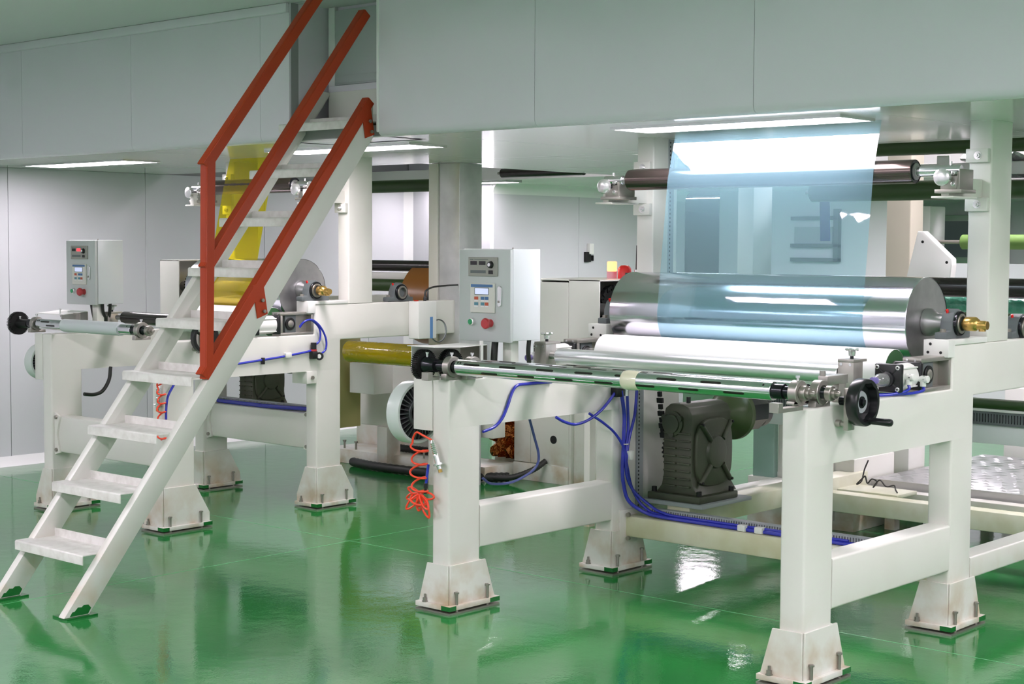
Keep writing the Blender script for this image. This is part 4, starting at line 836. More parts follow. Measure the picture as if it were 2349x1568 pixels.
# ================================================================== GEAR MOTORS
def gear_motor(label, ox, oy, oz, s=1.0, full=True):
    t = thing('gear_motor', label, 'motor', (ox + 0.15 * s, oy + 0.16 * s, oz))
    X = lambda v: ox + v * s
    Y = lambda v: oy + v * s
    Z = lambda v: oz + v * s
    box('base_plate', X(-0.03), X(0.33), Y(-0.02), Y(0.40), Z(0.0), Z(0.018), 'duct', t, 0.001)
    b0 = box('gearbox_foot', X(0.0), X(0.305), Y(0.0), Y(0.32), Z(0.018), Z(0.052), 'cast', t, 0.006)
    for bx, by in ((0.02, 0.03), (0.28, 0.03), (0.285, 0.29), (0.02, 0.29)): cyl('foot_bolt', (X(bx), Y(by), Z(0.052)), (X(bx), Y(by), Z(0.074)), 0.013 * s, 'gear', b0, 10)
    bd = prism('gearbox_body', [(0.03, 0.05), (0.275, 0.05), (0.242, 0.10), (0.234, 0.15), (0.234, 0.43), (0.215, 0.462), (0.18, 0.475), (0.11, 0.475), (0.08, 0.455), (0.072, 0.42), (0.072, 0.15), (0.06, 0.10)], 'y', 0, 0.33, 'cast', t) if False else None
    bm = bmesh.new(); prof = [(0.03, 0.05), (0.275, 0.05), (0.244, 0.09), (0.234, 0.14), (0.234, 0.43), (0.215, 0.465), (0.18, 0.478), (0.11, 0.478), (0.08, 0.455), (0.072, 0.42), (0.072, 0.14), (0.062, 0.09)]
    A = [bm.verts.new((X(a), Y(0.03), Z(b))) for a, b in prof]; B = [bm.verts.new((X(a), Y(0.355), Z(b))) for a, b in prof]; n = len(prof)
    bm.faces.new(A); bm.faces.new(B[::-1])
    for i in range(n): bm.faces.new((A[i], B[i], B[(i + 1) % n], A[(i + 1) % n]))
    bmesh.ops.recalc_face_normals(bm, faces=bm.faces); bevel(bm, 0.006 * s); bd = link('gearbox_body', bm, 'cast', t)
    for k in range(8):                           # cooling ribs on the front face in two columns
        for a, b in ((0.078, 0.148), (0.158, 0.230)):
            box('cooling_rib', X(a), X(b), Y(0.018), Y(0.031), Z(0.085 + 0.036 * k), Z(0.093 + 0.036 * k), 'cast', bd, 0.002)
    lathe('worm_cap', (X(0.128), Y(0.031), Z(0.385)), (0, -1, 0), [(0, 0.060 * s), (0.012 * s, 0.058 * s), (0.016 * s, 0.046 * s), (0.026 * s, 0.044 * s), (0.028 * s, 0.035 * s)], 'cast', t, 26)
    for k in range(3):
        a = 2 * PI * k / 3 + 0.5; cyl('worm_cap_lobe', (X(0.128 + 0.05 * math.cos(a)), Y(0.031), Z(0.385 + 0.05 * math.sin(a))), (X(0.128 + 0.05 * math.cos(a)), Y(0.010), Z(0.385 + 0.05 * math.sin(a))), 0.015 * s, 'cast', t, 12)
    # large side cover with four arms
    P = []
    for k in range(32):
        a = 2 * PI * k / 32; P.append((Y(0.195) + s * 0.148 * (abs(math.cos(a)) ** 0.62) * (1 if math.cos(a) > 0 else -1), Z(0.245) + s * 0.162 * (abs(math.sin(a)) ** 0.62) * (1 if math.sin(a) > 0 else -1)))
    cov = prism('side_cover', P, 'x', X(0.232), X(0.256), 'cast', t, 0.008, 2)
    lathe('cover_boss', (X(0.256), Y(0.20), Z(0.245)), (1, 0, 0), [(-0.002, 0.082 * s), (0.012 * s, 0.074 * s), (0.016 * s, 0.06 * s), (0.017 * s, 0.0)], 'olive' if s > 5 else 'cast', cov, 32, False)
    for sy in (-1, 1):
        for sz in (-1, 1):
            tube('cover_arm', [(X(0.262), Y(0.20 + sy * 0.05), Z(0.245 + sz * 0.06)), (X(0.258), Y(0.197 + sy * 0.125), Z(0.245 + sz * 0.142))], 0.012 * s, 'cast', cov, 1, 10, True)
            cyl('cover_bolt', (X(0.256), Y(0.197 + sy * 0.122), Z(0.245 + sz * 0.138)), (X(0.274), Y(0.197 + sy * 0.122), Z(0.245 + sz * 0.138)), 0.007 * s, 'gear', cov, 8)
    lathe('bell_housing', (X(0.16), Y(0.35), Z(0.40)), (0, 1, 0), [(0, 0.055 * s), (0.03 * s, 0.062 * s), (0.07 * s, 0.092 * s), (0.10 * s, 0.108 * s), (0.115 * s, 0.128 * s), (0.14 * s, 0.13 * s), (0.145 * s, 0.126 * s)], 'olive', t, 40)
    lathe('motor_body', (X(0.16), Y(0.49), Z(0.405)), (0, 1, 0), [(0, 0.100 * s), (0.17 * s, 0.100 * s), (0.185 * s, 0.094 * s), (0.185 * s, 0.05 * s)], 'black', t, 8, phase=PI / 8, smooth=25)
    lathe('fan_cowl', (X(0.16), Y(0.67), Z(0.40)), (0, 1, 0), [(0, 0.088 * s), (0.05 * s, 0.085 * s), (0.06 * s, 0.075 * s)], 'black', t, 28)
    cyl('breather_plug', (X(0.15), Y(0.12), Z(0.476)), (X(0.15), Y(0.12), Z(0.505)), 0.011 * s, 'black', t, 10)
    gear('output_sprocket', (X(0.03), Y(0.16), Z(0.245)), 0.075 * s, 0.02 * s, 20, 'gear', t); cyl('output_shaft', (X(0.01), Y(0.16), Z(0.245)), (X(0.075), Y(0.16), Z(0.245)), 0.024 * s, 'steel', t, 16)
    return t
gear_motor('olive black worm gear motor under the right machine', -4.52, 6.07, 0.332)
gear_motor('olive worm gear motor under the left machine behind the stairs', -8.02, 6.34, 0.50, 0.80)
mb = box('motor_shelf', -8.04, -7.62, 6.30, 6.72, 0.47, 0.499, 'paint', None, 0.002); mb.parent = f2; mb.location = Vector(mb.location) - Vector(f2.location)
def chain(label, pts, w=0.016, r=0.007):
    t = thing('drive_chain', label, 'chain', pts[0]); P = smooth_path(pts, 8)
    L = [P[0]]
    for p in P[1:]:
        if (p - L[-1]).length > 0.018: L.append(p)
    for i, (a, b) in enumerate(zip(L, L[1:])):
        d = (b - a).normalized(); c = (a + b) / 2; bm = bmesh.new(); wx = w if i % 2 else w * 0.6
        _, aa, bb = frame_axes(d)
        V = [bm.verts.new(c + d * (u * 0.012) + Vector((v * wx, 0, 0)) + d.cross(Vector((1, 0, 0))).normalized() * (h * r)) for u in (-1, 1) for v in (-1, 1) for h in (-1, 1)]
        for f in ((0, 1, 3, 2), (4, 6, 7, 5), (0, 4, 5, 1), (2, 3, 7, 6), (0, 2, 6, 4), (1, 5, 7, 3)): bm.faces.new([V[k] for k in f])
        bmesh.ops.recalc_face_normals(bm, faces=bm.faces); link('chain_link', bm, 'gear', t)
chain('black drive chain running down to the gear motor sprocket', [(-4.505, 6.135, 0.92), (-4.503, 6.145, 0.80), (-4.50, 6.16, 0.68), (-4.495, 6.165, 0.63)])

# ================================================================== DRIVE HOUSINGS
def housing(label, x0, x1, y0, y1, z0, z1, gx, gy, gz, gr, seam=None):
    t = thing('drive_housing', label, 'housing', ((x0 + x1) / 2, (y0 + y1) / 2, z0)); k = 0.006
    if seam: box('front_sheet', x0, seam - 0.001, y0, y0 + k, z0, z1 - 0.015, 'paint', t, 0.001, 1); box('front_sheet', seam + 0.001, x1, y0, y0 + k, z0, z1, 'paint', t, 0.001, 1)
    else: box('front_sheet', x0, x1, y0, y0 + k, z0, z1, 'paint', t, 0.001, 1)
    box('top_sheet', x0, x1, y0, y1, z1 - k, z1, 'paint', t, 0.001, 1); box('rear_sheet', x0, x1, y1 - k, y1, z0, z1 - k, 'paint', t); box('outer_sheet', x0, x0 + k, y0 + k, y1 - k, z0, z1 - k, 'paint', t)
    box('bottom_sheet', x0, x1, y0 + k, y1 - k, z0, z0 + k, 'gear', t)
    return t
housing('cream sheet metal drive housing left of the large mirror roller', -5.06, -4.690, 5.905, 6.36, 0.96, 1.390, 0, 0, 0, 0, -4.880)
housing('cream sheet metal drive housing at the left of the yellow film roller', -8.36, -8.165, 6.05, 6.42, 1.06, 1.452, 0, 0, 0, 0)
ds = thing('drive_sprocket', 'dark chain sprocket inside the open housing of the mirror roller', 'sprocket', (-4.775, 5.90, 1.25))
gear('sprocket_rim', (-4.745, 6.07, 1.25), 0.10, 0.014, 34, 'gear', ds); cyl('sprocket_hub', (-4.76, 6.07, 1.25), (-4.71, 6.07, 1.25), 0.045, 'blackshaft', ds, 20)
chain('black chain over the sprocket in the open housing', [(-4.74, 5.975, 1.30), (-4.74, 6.01, 1.338), (-4.74, 6.07, 1.358), (-4.74, 6.13, 1.34), (-4.74, 6.22, 1.295)], 0.014, 0.008)
ds2 = thing('drive_sprocket', 'dark chain sprocket in the housing left of the yellow film roller', 'sprocket', (-8.2, 6.2, 1.3))
gear('sprocket_rim', (-8.20, 6.22, 1.29), 0.10, 0.014, 34, 'gear', ds2)
h2 = thing('rear_cabinet', 'pale box with an orange slot behind the right control cabinet', 'cabinet', (-5.35, 6.5, 0.9))
box('cabinet_shell', -5.50, -5.13, 6.42, 6.85, 0.90, 1.38, 'paint', h2, 0.003); box('slot_frame', -5.475, -5.235, 6.412, 6.42, 1.325, 1.365, 'keypad', h2, 0.001); box('slot_dark', -5.46, -5.36, 6.408, 6.413, 1.336, 1.353, 'black', h2); box('slot_label', -5.36, -5.30, 6.408, 6.413, 1.33, 1.353, 'orange', h2)
box('cabinet_leg', -5.50, -5.46, 6.80, 6.85, 0.0, 0.90, 'paint', h2); box('cabinet_leg', -5.17, -5.13, 6.80, 6.85, 0.0, 0.90, 'paint', h2)
# signal lamps on top of the housing
b1 = thing('beacon', 'pale glowing amber and pink beacon on the drive housing', 'lamp', (-4.925, 6.30, 1.388)); cyl('beacon_base', (-4.925, 6.30, 1.388), (-4.925, 6.30, 1.425), 0.026, 'lampbase', b1, 24); cyl('beacon_lens', (-4.925, 6.30, 1.425), (-4.925, 6.30, 1.475), 0.025, 'lampglow', b1, 24, 0.004)
b2 = thing('beacon', 'solid red beacon beside the black antenna on the drive housing', 'lamp', (-4.845, 6.30, 1.388)); lathe('beacon_lens', (-4.845, 6.30, 1.388), (0, 0, 1), [(0, 0.034), (0.05, 0.034), (0.06, 0.028), (0.068, 0.018), (0.069, 0.0)], 'lampred', b2, 28, False); box('beacon_bracket', -4.82, -4.775, 6.27, 6.33, 1.388, 1.42, 'black', b2, 0.003)
an = thing('antenna', 'thin black whip antenna on the drive housing', 'antenna', (-4.77, 6.30, 1.388)); cyl('antenna_base', (-4.77, 6.30, 1.388), (-4.77, 6.30, 1.436), 0.012, 'alu', an, 14); lathe('antenna_whip', (-4.77, 6.30, 1.436), (0, 0, 1), [(0, 0.006), (0.06, 0.0045), (0.12, 0.003)], 'black', an, 10)
bu = thing('rotary_union', 'small brass fitting on the outer side of the left housing', 'fitting', (-8.36, 6.2, 1.28)); lathe('fitting_body', (-8.365, 6.2, 1.285), (-1, 0, 0), [(0, 0.02), (0.02, 0.022), (0.045, 0.018), (0.05, 0.012)], 'brass', bu, 18)

# ================================================================== HOSES, DUCTS, COILS
def hose(label, pts, r=0.0065, m='blue', k=7, n=8, name='air_hose', cat='hose'):
    return tag(tube(name, pts, r, m, None, k, n), label, cat)
hose('blue hose falling straight down the inside of the rear left leg', [(-4.552, 5.90, 0.875), (-4.553, 5.927, 0.76), (-4.553, 5.925, 0.657), (-4.553, 5.918, 0.492), (-4.552, 5.929, 0.418), (-4.545, 5.952, 0.352), (-4.51, 5.985, 0.31), (-4.42, 6.00, 0.285), (-4.2, 6.002, 0.281), (-3.7, 6.002, 0.281), (-3.0, 6.002, 0.281)], 0.009)
hose('blue hose beside the white connector on the rear left leg', [(-4.55, 5.945, 0.86), (-4.548, 5.952, 0.696), (-4.548, 5.935, 0.574), (-4.548, 5.955, 0.488), (-4.546, 5.975, 0.422), (-4.53, 5.995, 0.365), (-4.49, 6.012, 0.315), (-4.40, 6.016, 0.288), (-4.1, 6.016, 0.283), (-3.0, 6.016, 0.283)], 0.007)
hose('blue hose crossing from the slotted duct into the bundle', [(-4.55, 6.02, 0.875), (-4.55, 6.005, 0.754), (-4.549, 5.966, 0.654), (-4.545, 5.942, 0.573), (-4.543, 5.935, 0.48), (-4.53, 5.97, 0.40), (-4.47, 6.01, 0.335), (-4.38, 6.012, 0.300), (-4.2, 6.012, 0.293), (-3.4, 6.012, 0.293)], 0.007)
hose('blue hose drooping in a loop under the left top beam', [(-4.562, 5.895, 0.892), (-4.562, 5.845, 0.848), (-4.562, 5.764, 0.792), (-4.562, 5.668, 0.753), (-4.562, 5.573, 0.741), (-4.562, 5.495, 0.759), (-4.566, 5.443, 0.783)], 0.007)
hose('blue hose crossing the drooping loop toward the bundle', [(-4.565, 5.68, 0.782), (-4.556, 5.775, 0.731), (-4.55, 5.858, 0.673), (-4.545, 5.919, 0.595), (-4.542, 5.93, 0.5)], 0.0065)
hose('blue hose curving down the inside of the left front leg', [(-4.575, 5.42, 0.943), (-4.572, 5.251, 0.945), (-4.572, 5.184, 0.942), (-4.572, 5.15, 0.913), (-4.572, 5.122, 0.858), (-4.572, 5.085, 0.804), (-4.574, 5.038, 0.772), (-4.576, 4.97, 0.757)], 0.007)
hose('thin dark blue cable hanging between the left legs', [(-4.70, 5.406, 0.79), (-4.70, 5.449, 0.684), (-4.70, 5.48, 0.601), (-4.70, 5.469, 0.552), (-4.70, 5.411, 0.518), (-4.70, 5.292, 0.491), (-4.70, 5.162, 0.499), (-4.70, 5.104, 0.53)], 0.006, 'navy')
def connector(label, c, s=1.0):
    t = thing('hose_connector', label, 'connector', c); x, y, z = c
    prism('connector_body', [(y - 0.02, z + 0.022), (y + 0.02, z + 0.022), (y + 0.012, z - 0.022), (y - 0.008, z - 0.022)], 'x', x - 0.01, x + 0.014, 'whiteplast', t, 0.003)
connector('white Y connector in the blue hose bundle', (-4.54, 5.955, 0.565))
for k, x in enumerate((-3.93, -3.84)): tag(box('hose_clip', x - 0.022, x + 0.02, 5.985, 6.022, 0.272, 0.301, 'whiteplast', None, 0.004), 'white hose clip on the cross beam, %s of the two' % ('left', 'right')[k], 'clip')
tie = ring('cable_tie', (-4.548, 5.932, 0.62), (0, 0, 1), 0.013, 0.0165, 0.005, 'whiteplast', None, 20); tag(tie, 'white cable tie around the vertical blue hoses', 'cable tie')
vb = thing('valve_block', 'black solenoid valve with steel fitting under the front air shaft', 'valve', (-4.57, 5.89, 0.85)); box('valve_body', -4.583, -4.545, 5.86, 5.915, 0.845, 0.905, 'black', vb, 0.003); cyl('valve_fitting', (-4.548, 5.935, 0.905), (-4.548, 5.935, 0.848), 0.012, 'alu', vb, 12)
def duct(label, p0, p1, w, h, axis, teeth, up):
    """slotted cable trunking: a channel with a comb of fingers"""
    t = thing('cable_duct', label, 'cable duct', p0); x, y, z = p0
    if axis == 'x':
        L = p1[0] - x; box('duct_channel', x, x + L, y, y + w, z, z + h * 0.35, 'duct', t); box('duct_lid', x, x + L, y - 0.001, y + w + 0.001, z + h * 0.86, z + h, 'duct', t)
        bm = bmesh.new()
        for k in range(teeth):
            a = x + L * k / teeth; bm_box(bm, a, a + L / teeth * 0.6, y, y + w, z + h * 0.35, z + h * 0.86)
    else:
        L = p1[2] - z; box('duct_channel', x, x + w, y, y + h, z, z + L, 'duct', t)
        bm = bmesh.new()
        for k in range(teeth):
            a = z + L * k / teeth; bm_box(bm, x + w, x + w + 0.0012, y + 0.006, y + 0.013, a, a + L / teeth * 0.45)
    o = link('duct_fingers', bm, 'duct' if axis == 'x' else 'gear', t); o['kind'] = 'stuff'
duct('grey slotted cable duct lying on the rear cross beam of the right machine', (-4.48, 6.026, 0.271), (-2.99, 6.026, 0.271), 0.034, 0.042, 'x', 110, True)
duct('grey perforated cable duct standing beside the rear left leg', (-4.594, 6.07, 0.285), (-4.594, 6.07, 0.95), 0.014, 0.045, 'z', 36, True)
duct('grey perforated strip on the left post behind the blue film', (-4.584, 6.30, 1.18), (-4.584, 6.30, 2.07), 0.006, 0.04, 'z', 44, True)
duct('grey slotted cable duct on the rear cross beam of the left machine', (-8.03, 6.245, 0.556), (-7.10, 6.245, 0.556), 0.034, 0.036, 'x', 80, True)
hose('thick blue hose bundle on the cross beam of the left machine', [(-8.0, 6.222, 0.57), (-7.6, 6.22, 0.568), (-7.35, 6.218, 0.572), (-7.09, 6.222, 0.58)], 0.013)
hose('blue hose along the right side of the left machine', [(-6.978, 5.45, 0.882), (-6.978, 5.588, 0.891), (-6.978, 5.728, 0.901), (-6.978, 5.887, 0.913), (-6.978, 6.05, 0.93), (-6.975, 6.10, 0.938)], 0.0065)
hose('inner blue hose arching over the regulator of the left machine', [(-6.985, 6.022, 1.08), (-6.972, 6.04, 1.105), (-6.968, 6.075, 1.118), (-6.966, 6.115, 1.105), (-6.966, 6.158, 1.061), (-6.966, 6.158, 0.997), (-6.968, 6.114, 0.965)], 0.006)
hose('outer blue hose arching over the regulator of the left machine', [(-6.985, 6.02, 1.075), (-6.970, 6.045, 1.108), (-6.962, 6.095, 1.118), (-6.958, 6.154, 1.078), (-6.958, 6.198, 1.008), (-6.958, 6.198, 0.945), (-6.960, 6.160, 0.915)], 0.006)
hose('blue hose curving to the orange coil of the left machine', [(-6.975, 5.20, 0.86), (-6.965, 5.15, 0.83), (-6.958, 5.11, 0.79), (-6.953, 5.075, 0.74), (-6.95, 5.062, 0.68), (-6.95, 5.06, 0.62)], 0.0065)
rg = thing('air_regulator', 'small black air regulator with round gauge on the left machine', 'regulator', (-6.98, 6.12, 0.9))
box('regulator_body', -6.988, -6.955, 6.095, 6.135, 0.89, 0.935, 'black', rg, 0.004); cyl('regulator_knob', (-6.97, 6.115, 0.945), (-6.97, 6.115, 0.985), 0.017, 'black', rg, 16, 0.002); cyl('regulator_collar', (-6.97, 6.115, 0.935), (-6.97, 6.115, 0.946), 0.019, 'estop', rg, 18)
g = lathe('gauge_case', (-6.965, 6.16, 0.905), (0.55, -0.8, 0), [(0, 0.022), (0.018, 0.024), (0.02, 0.022)], 'black', rg, 24); lathe('gauge_face', (-6.954, 6.1435, 0.905), (0.55, -0.8, 0), [(0, 0.019), (0.0005, 0.0)], 'whiteplast', g, 24, False)
tag(box('hose_clip', -6.985, -6.962, 5.90, 5.945, 0.905, 0.935, 'whiteplast', None, 0.004), 'white hose clip on the side hose of the left machine', 'clip')
tag(box('hose_clip', -6.985, -6.966, 5.735, 5.75, 0.878, 0.915, 'black', None, 0.002), 'black hose clip on the side hose of the left machine', 'clip')
def coil(label, x, y, zt, zb, r0, turns, star, gun):
    t = thing('coil_hose', label, 'coil hose', (x, y, zb)); pts = [Vector(gun[0])]
    pts += [Vector((x + 0.02, y - 0.005, zt + 0.02)), Vector((x - 0.005, y - 0.01, zt + 0.028)), Vector((x - 0.03, y - 0.005, zt + 0.005))]
    n = turns * 10
    for k in range(n):
        a = PI + 2 * PI * k / 10; f = k / n
        pts.append(Vector((x + r0 * (1 + 0.15 * math.sin(k * 0.37)) * math.cos(a), y + r0 * 0.7 * math.sin(a), zt - 0.02 - (zt - zb) * f + 0.010 * math.sin(a))))
    c = Vector((x + 0.005, y, zb + 0.05))
    if star:
        for k in range(7):
            a = PI * (0.92 + 1.05 * k / 6); d = Vector((math.cos(a), 0.25 * math.sin(k * 2.2), math.sin(a))); e = Vector((-math.sin(a), 0.3, math.cos(a)))
            L = 0.074 + 0.016 * ((k * 5) % 3)
            pts += [c, c + d * L * 0.6 + e * 0.013, c + d * L, c + d * L * 0.6 - e * 0.013]
        pts.append(c)
    tube('hose_coil', pts, 0.0046, 'orange', t, 4, 7)
    p, q = Vector(gun[0]), Vector(gun[1]); d = (q - p); L = d.length
    pr = [(0, 0.006)]
    for k in range(7): pr += [(0.012 + k * 0.008, 0.010), (0.016 + k * 0.008, 0.0125)]
    pr += [(0.07, 0.012), (L * 0.78, 0.013), (L * 0.8, 0.022), (L * 0.86, 0.022), (L * 0.88, 0.011), (L, 0.010)]
    lathe('chuck_body', p, d, pr, 'alu', t, 18); lathe('chuck_tip', q - d.normalized() * 0.004, d, [(0, 0.009), (0.018, 0.009)], 'brass', t, 6)
coil('orange coiled air hose with metal chuck hanging on the left front leg', -4.722, 4.73, 0.735, 0.45, 0.040, 5, True, ((-4.652, 4.735, 0.735), (-4.612, 4.742, 0.615)))
coil('orange coiled air hose with metal chuck hanging on the left machine', -6.955, 5.035, 0.80, 0.52, 0.026, 6, False, ((-6.995, 5.045, 0.80), (-7.012, 5.05, 0.675)))
hose('short blue tail with black plug at the orange coil', [(-4.672, 4.735, 0.63), (-4.68, 4.735, 0.58), (-4.686, 4.735, 0.545)], 0.006)
pgl = thing('hose_plug', 'black push-in plug below the chuck of the right coil', 'plug', (-4.69, 4.735, 0.50)); lathe('plug_body', (-4.686, 4.735, 0.55), (-0.1, 0, -1), [(0, 0.009), (0.02, 0.010), (0.022, 0.006), (0.032, 0.006), (0.034, 0.008), (0.045, 0.008)], 'black', pgl, 12)

# ================================================================== BEHIND THE MACHINES
M['tealfilm'] = mat('teal_plastic_wrap', S(70, 158, 130), 0.15, coat=0.5, bump=(30, 0.7, 0.02), var=(20, 0.6, S(130, 205, 180)))
def rear_roller(label, y, z, r, x0, x1, m, j=0.012, jl=0.04):
    t = thing('rear_roller', label, 'roller', ((x0 + x1) / 2, y, z))
    lathe('roller_body', (x0, y, z), (1, 0, 0), [(0, j), (0, r - 0.003), (0.003, r), (x1 - x0 - 0.003, r), (x1 - x0, r - 0.003), (x1 - x0, j)], m, t, 40)
    lathe('roller_shaft', (x0 - jl, y, z), (1, 0, 0), [(0, j * 0.9), (x1 - x0 + 2 * jl, j * 0.9)], 'steel', t, 16)
rear_roller('dark green roller high behind the right end of the bronze roller', 7.58, 1.848, 0.051, -4.545, -3.0, 'greenroll')
rear_roller('dark green roller tucked under the rear edge of the ceiling', 7.66, 2.085, 0.05, -4.545, -3.0, 'greenroll')
rear_roller('black glossy roller behind the large mirror roller', 7.30, 1.358, 0.048, -4.56, -2.99, 'blackroll')
rear_roller('roller wrapped in teal plastic behind the mirror roller', 7.52, 1.262, 0.043, -4.56, -2.99, 'tealfilm')
rear_roller('thin green roller beside the far pillow block', 7.30, 1.213, 0.024, -4.56, -2.99, 'greenroll')
rear_roller('thin green roller low behind the right leg', 7.20, 0.806, 0.025, -4.56, -2.99, 'greenroll')
rear_roller('light green roller on the white bracket', 8.55, 1.586, 0.042, -4.135, -2.6, 'ltgreen', 0.012, 0.16)
rear_roller('dark green roller behind the left machine post', 7.60, 1.952, 0.042, -8.05, -7.10, 'greenroll')
rear_roller('black roller at eye level behind the left machine post', 7.50, 1.413, 0.037, -8.05, -7.10, 'blackroll')
rear_roller('green roller with yellow film behind the left machine post', 7.45, 1.283, 0.041, -8.05, -7.10, 'greenroll')
rear_roller('small dark roller in the ceiling gap left of the column', 8.05, 2.14, 0.035, -7.75, -6.9, 'greenroll')
rear_roller('small dark roller in the ceiling gap right of the column', 9.0, 2.10, 0.035, -8.1, -7.3, 'blackroll')
rear_roller('yellow film roller low behind the left machine', 7.18, 0.845, 0.072, -7.82, -6.98, 'yellowroll' if 'yellowroll' in M else M.setdefault('yellowroll', mat('yellow_film_roll', S(228, 196, 22), 0.12, coat=0.6, bump=(18, 0.4, 0.02))))
ysb = thing('yellow_sheet', 'strip of yellow film under the green roller behind the left post', 'plastic film', (-7.4, 7.43, 1.2)); box('film_strip', -7.62, -7.12, 7.405, 7.408, 1.19, 1.262, 'yellowroll', ysb)
fr = thing('film_roll', 'large brown film roll with black rim under the left machine beam', 'film roll', (-7.4, 7.62, 0.9))
lathe('roll_side', (-7.52, 7.62, 1.17), (1, 0, 0), [(0, 0.05), (0, 0.28), (0.26, 0.28), (0.26, 0.05)], 'orangeroll', fr, 56); ring('roll_rim', (-7.245, 7.62, 1.17), (1, 0, 0), 0.26, 0.29, 0.03, 'black', fr, 56)
ws = thing('white_tie_bar', 'white flat bar between the black and green rollers behind the left post', 'bar', (-7.57, 7.5, 1.34)); box('bar_body', -8.06, -7.085, 7.48, 7.52, 1.323, 1.368, 'pad', ws, 0.002)
pillow_block('dark pillow block on the upper beam left of the column', -7.035, 6.86, 1.262, 1.206)
pillow_block('dark pillow block at the right image edge behind the post', -2.92, 6.575, 1.21, 1.167)
# beam group low at the right
lb2 = thing('rear_beam', 'pale green beam with slotted duct behind the right leg', 'beam', (-3.78, 7.25, 0.6))
box('beam_body', -4.584, -2.969, 7.205, 7.30, 0.612, 0.704, 'brake', lb2, 0.004); box('beam_pipe', -4.584, -2.969, 7.19, 7.215, 0.768, 0.782, 'pad', lb2, 0.003); box('duct_channel', -4.584, -2.969, 7.195, 7.235, 0.704, 0.716, 'bearing', lb2)
bm = bmesh.new()
for k in range(110): bm_box(bm, -4.58 + k * 0.0146, -4.58 + k * 0.0146 + 0.009, 7.195, 7.235, 0.716, 0.757)
o = link('duct_fingers', bm, 'bearing', lb2); o['kind'] = 'stuff'; box('duct_lid', -4.584, -2.969, 7.194, 7.236, 0.757, 0.766, 'bearing', lb2)
# white bracket plate and wrapped parts at the right
wbk = thing('bracket_plate', 'tall white angled bracket plate behind the right end of the mirror roller', 'bracket', (-4.2, 8.35, 1.2))
prism('plate_web', [(-4.45, 1.0), (-4.351, 1.392), (-4.288, 1.645), (-4.253, 1.645), (-4.077, 1.49), (-4.075, 1.455), (-4.12, 1.0)], 'y', 8.30, 8.36, 'pad', wbk, 0.004); box('plate_foot', -4.50, -4.29, 8.25, 8.45, 0.0, 1.0, 'paint', wbk, 0.006)
for p in ((-4.105, 1.47), (-4.255, 1.585)): cyl('plate_hole', (p[0], 8.299, p[1]), (p[0], 8.296, p[1]), 0.008, 'gear', wbk, 12)
wp = thing('wrapped_part', 'wrinkled clear wrap bunched under the ceiling behind the right post', 'wrap', (-3.2, 7.8, 1.95))
bm = bmesh.new(); n = 28; rows = []
for i in range(16):
    rows.append([bm.verts.new((-3.75 + 1.0 * k / n, 7.75 + 0.05 * math.sin(i * 1.1 + k * 0.5), 2.07 - 0.012 * i - 0.05 * math.sin(PI * k / n) + 0.012 * math.sin(k * 1.7 + i))) for k in range(n + 1)])
for A, B in zip(rows, rows[1:]):
    for k in range(n): bm.faces.new((A[k], A[k + 1], B[k + 1], B[k]))
link('wrap_sheet', bm, 'wrap', wp)
tb = thing('tie_beam', 'white beam above the bronze roller behind the film', 'beam', (-3.78, 7.72, 1.9)); box('beam_body', -4.584, -2.969, 7.70, 7.78, 1.925, 1.99, 'pad', tb, 0.003); box('beam_bracket', -3.87, -3.80, 7.685, 7.70, 1.93, 2.03, 'pad', tb, 0.003)
cb2 = thing('steel_column', 'tall beige column far behind the right end of the mirror roller', 'column', (-4.57, 8.7, 0)); box('column_shaft', -4.66, -4.50, 8.62, 8.78, 0.0, ZH, 'beige', cb2, 0.008, along='z'); box('column_base', -4.70, -4.46, 8.58, 8.82, 0.0, 0.02, 'paint', cb2)
stp = thing('film_strap', 'dark strip of film hanging from the rear green roller', 'strap', (-4.46, 7.62, 1.58)); prism('strap_sheet', [(7.628, 1.83), (7.633, 1.83), (7.648, 1.585), (7.643, 1.585)], 'x', -4.53, -4.47, 'navy', stp)
# walkway
wk = thing('walkway_plate', 'bright diamond plate walkway behind the right machine', 'walkway', (-3.4, 8.3, 0.29)); box('plate_sheet', -4.28, -1.6, 7.82, 9.2, 0.27, 0.285, 'walk', wk, 0.001); box('plate_edge', -4.28, -1.6, 7.80, 7.82, 0.20, 0.285, 'walk', wk)
bm = bmesh.new()
for i in range(30):
    for j in range(15):
        x = -4.25 + i * 0.088 + (j % 2) * 0.044; y = 7.86 + j * 0.09; s = 1 if (i + j) % 2 else -1
        v = [bm.verts.new((x + a * 0.036 + s * b * 0.010, y + s * a * 0.028 - b * 0.011, 0.285 + h)) for a, b, h in ((-1, 0, 0), (0, -1, 0), (1, 0, 0), (0, 1, 0), (0, 0, 0.007))]
        for k in range(4): bm.faces.new((v[k], v[(k + 1) % 4], v[4]))
o = link('diamond_tread', bm, 'walk', wk, 0); o['kind'] = 'stuff'
for k, (x, y) in enumerate(((-4.2, 7.9), (-1.7, 7.9), (-4.2, 9.1), (-1.7, 9.1))): box('walkway_leg', x - 0.03, x + 0.03, y - 0.03, y + 0.03, 0.0, 0.27, 'paint', wk)
stepb = thing('low_plinth', 'cream low plinth with black wires behind the right machine', 'plinth', (-4.35, 7.6, 0)); box('plinth_top', -4.55, -3.92, 7.42, 7.64, 0.252, 0.272, 'paint_stained', stepb, 0.003); box('plinth_block', -4.60, -4.30, 7.65, 8.1, 0.0, 0.40, 'paint', stepb, 0.004); box('plinth_seam', -4.42, -4.418, 7.648, 7.65, 0.05, 0.39, 'seam', stepb)
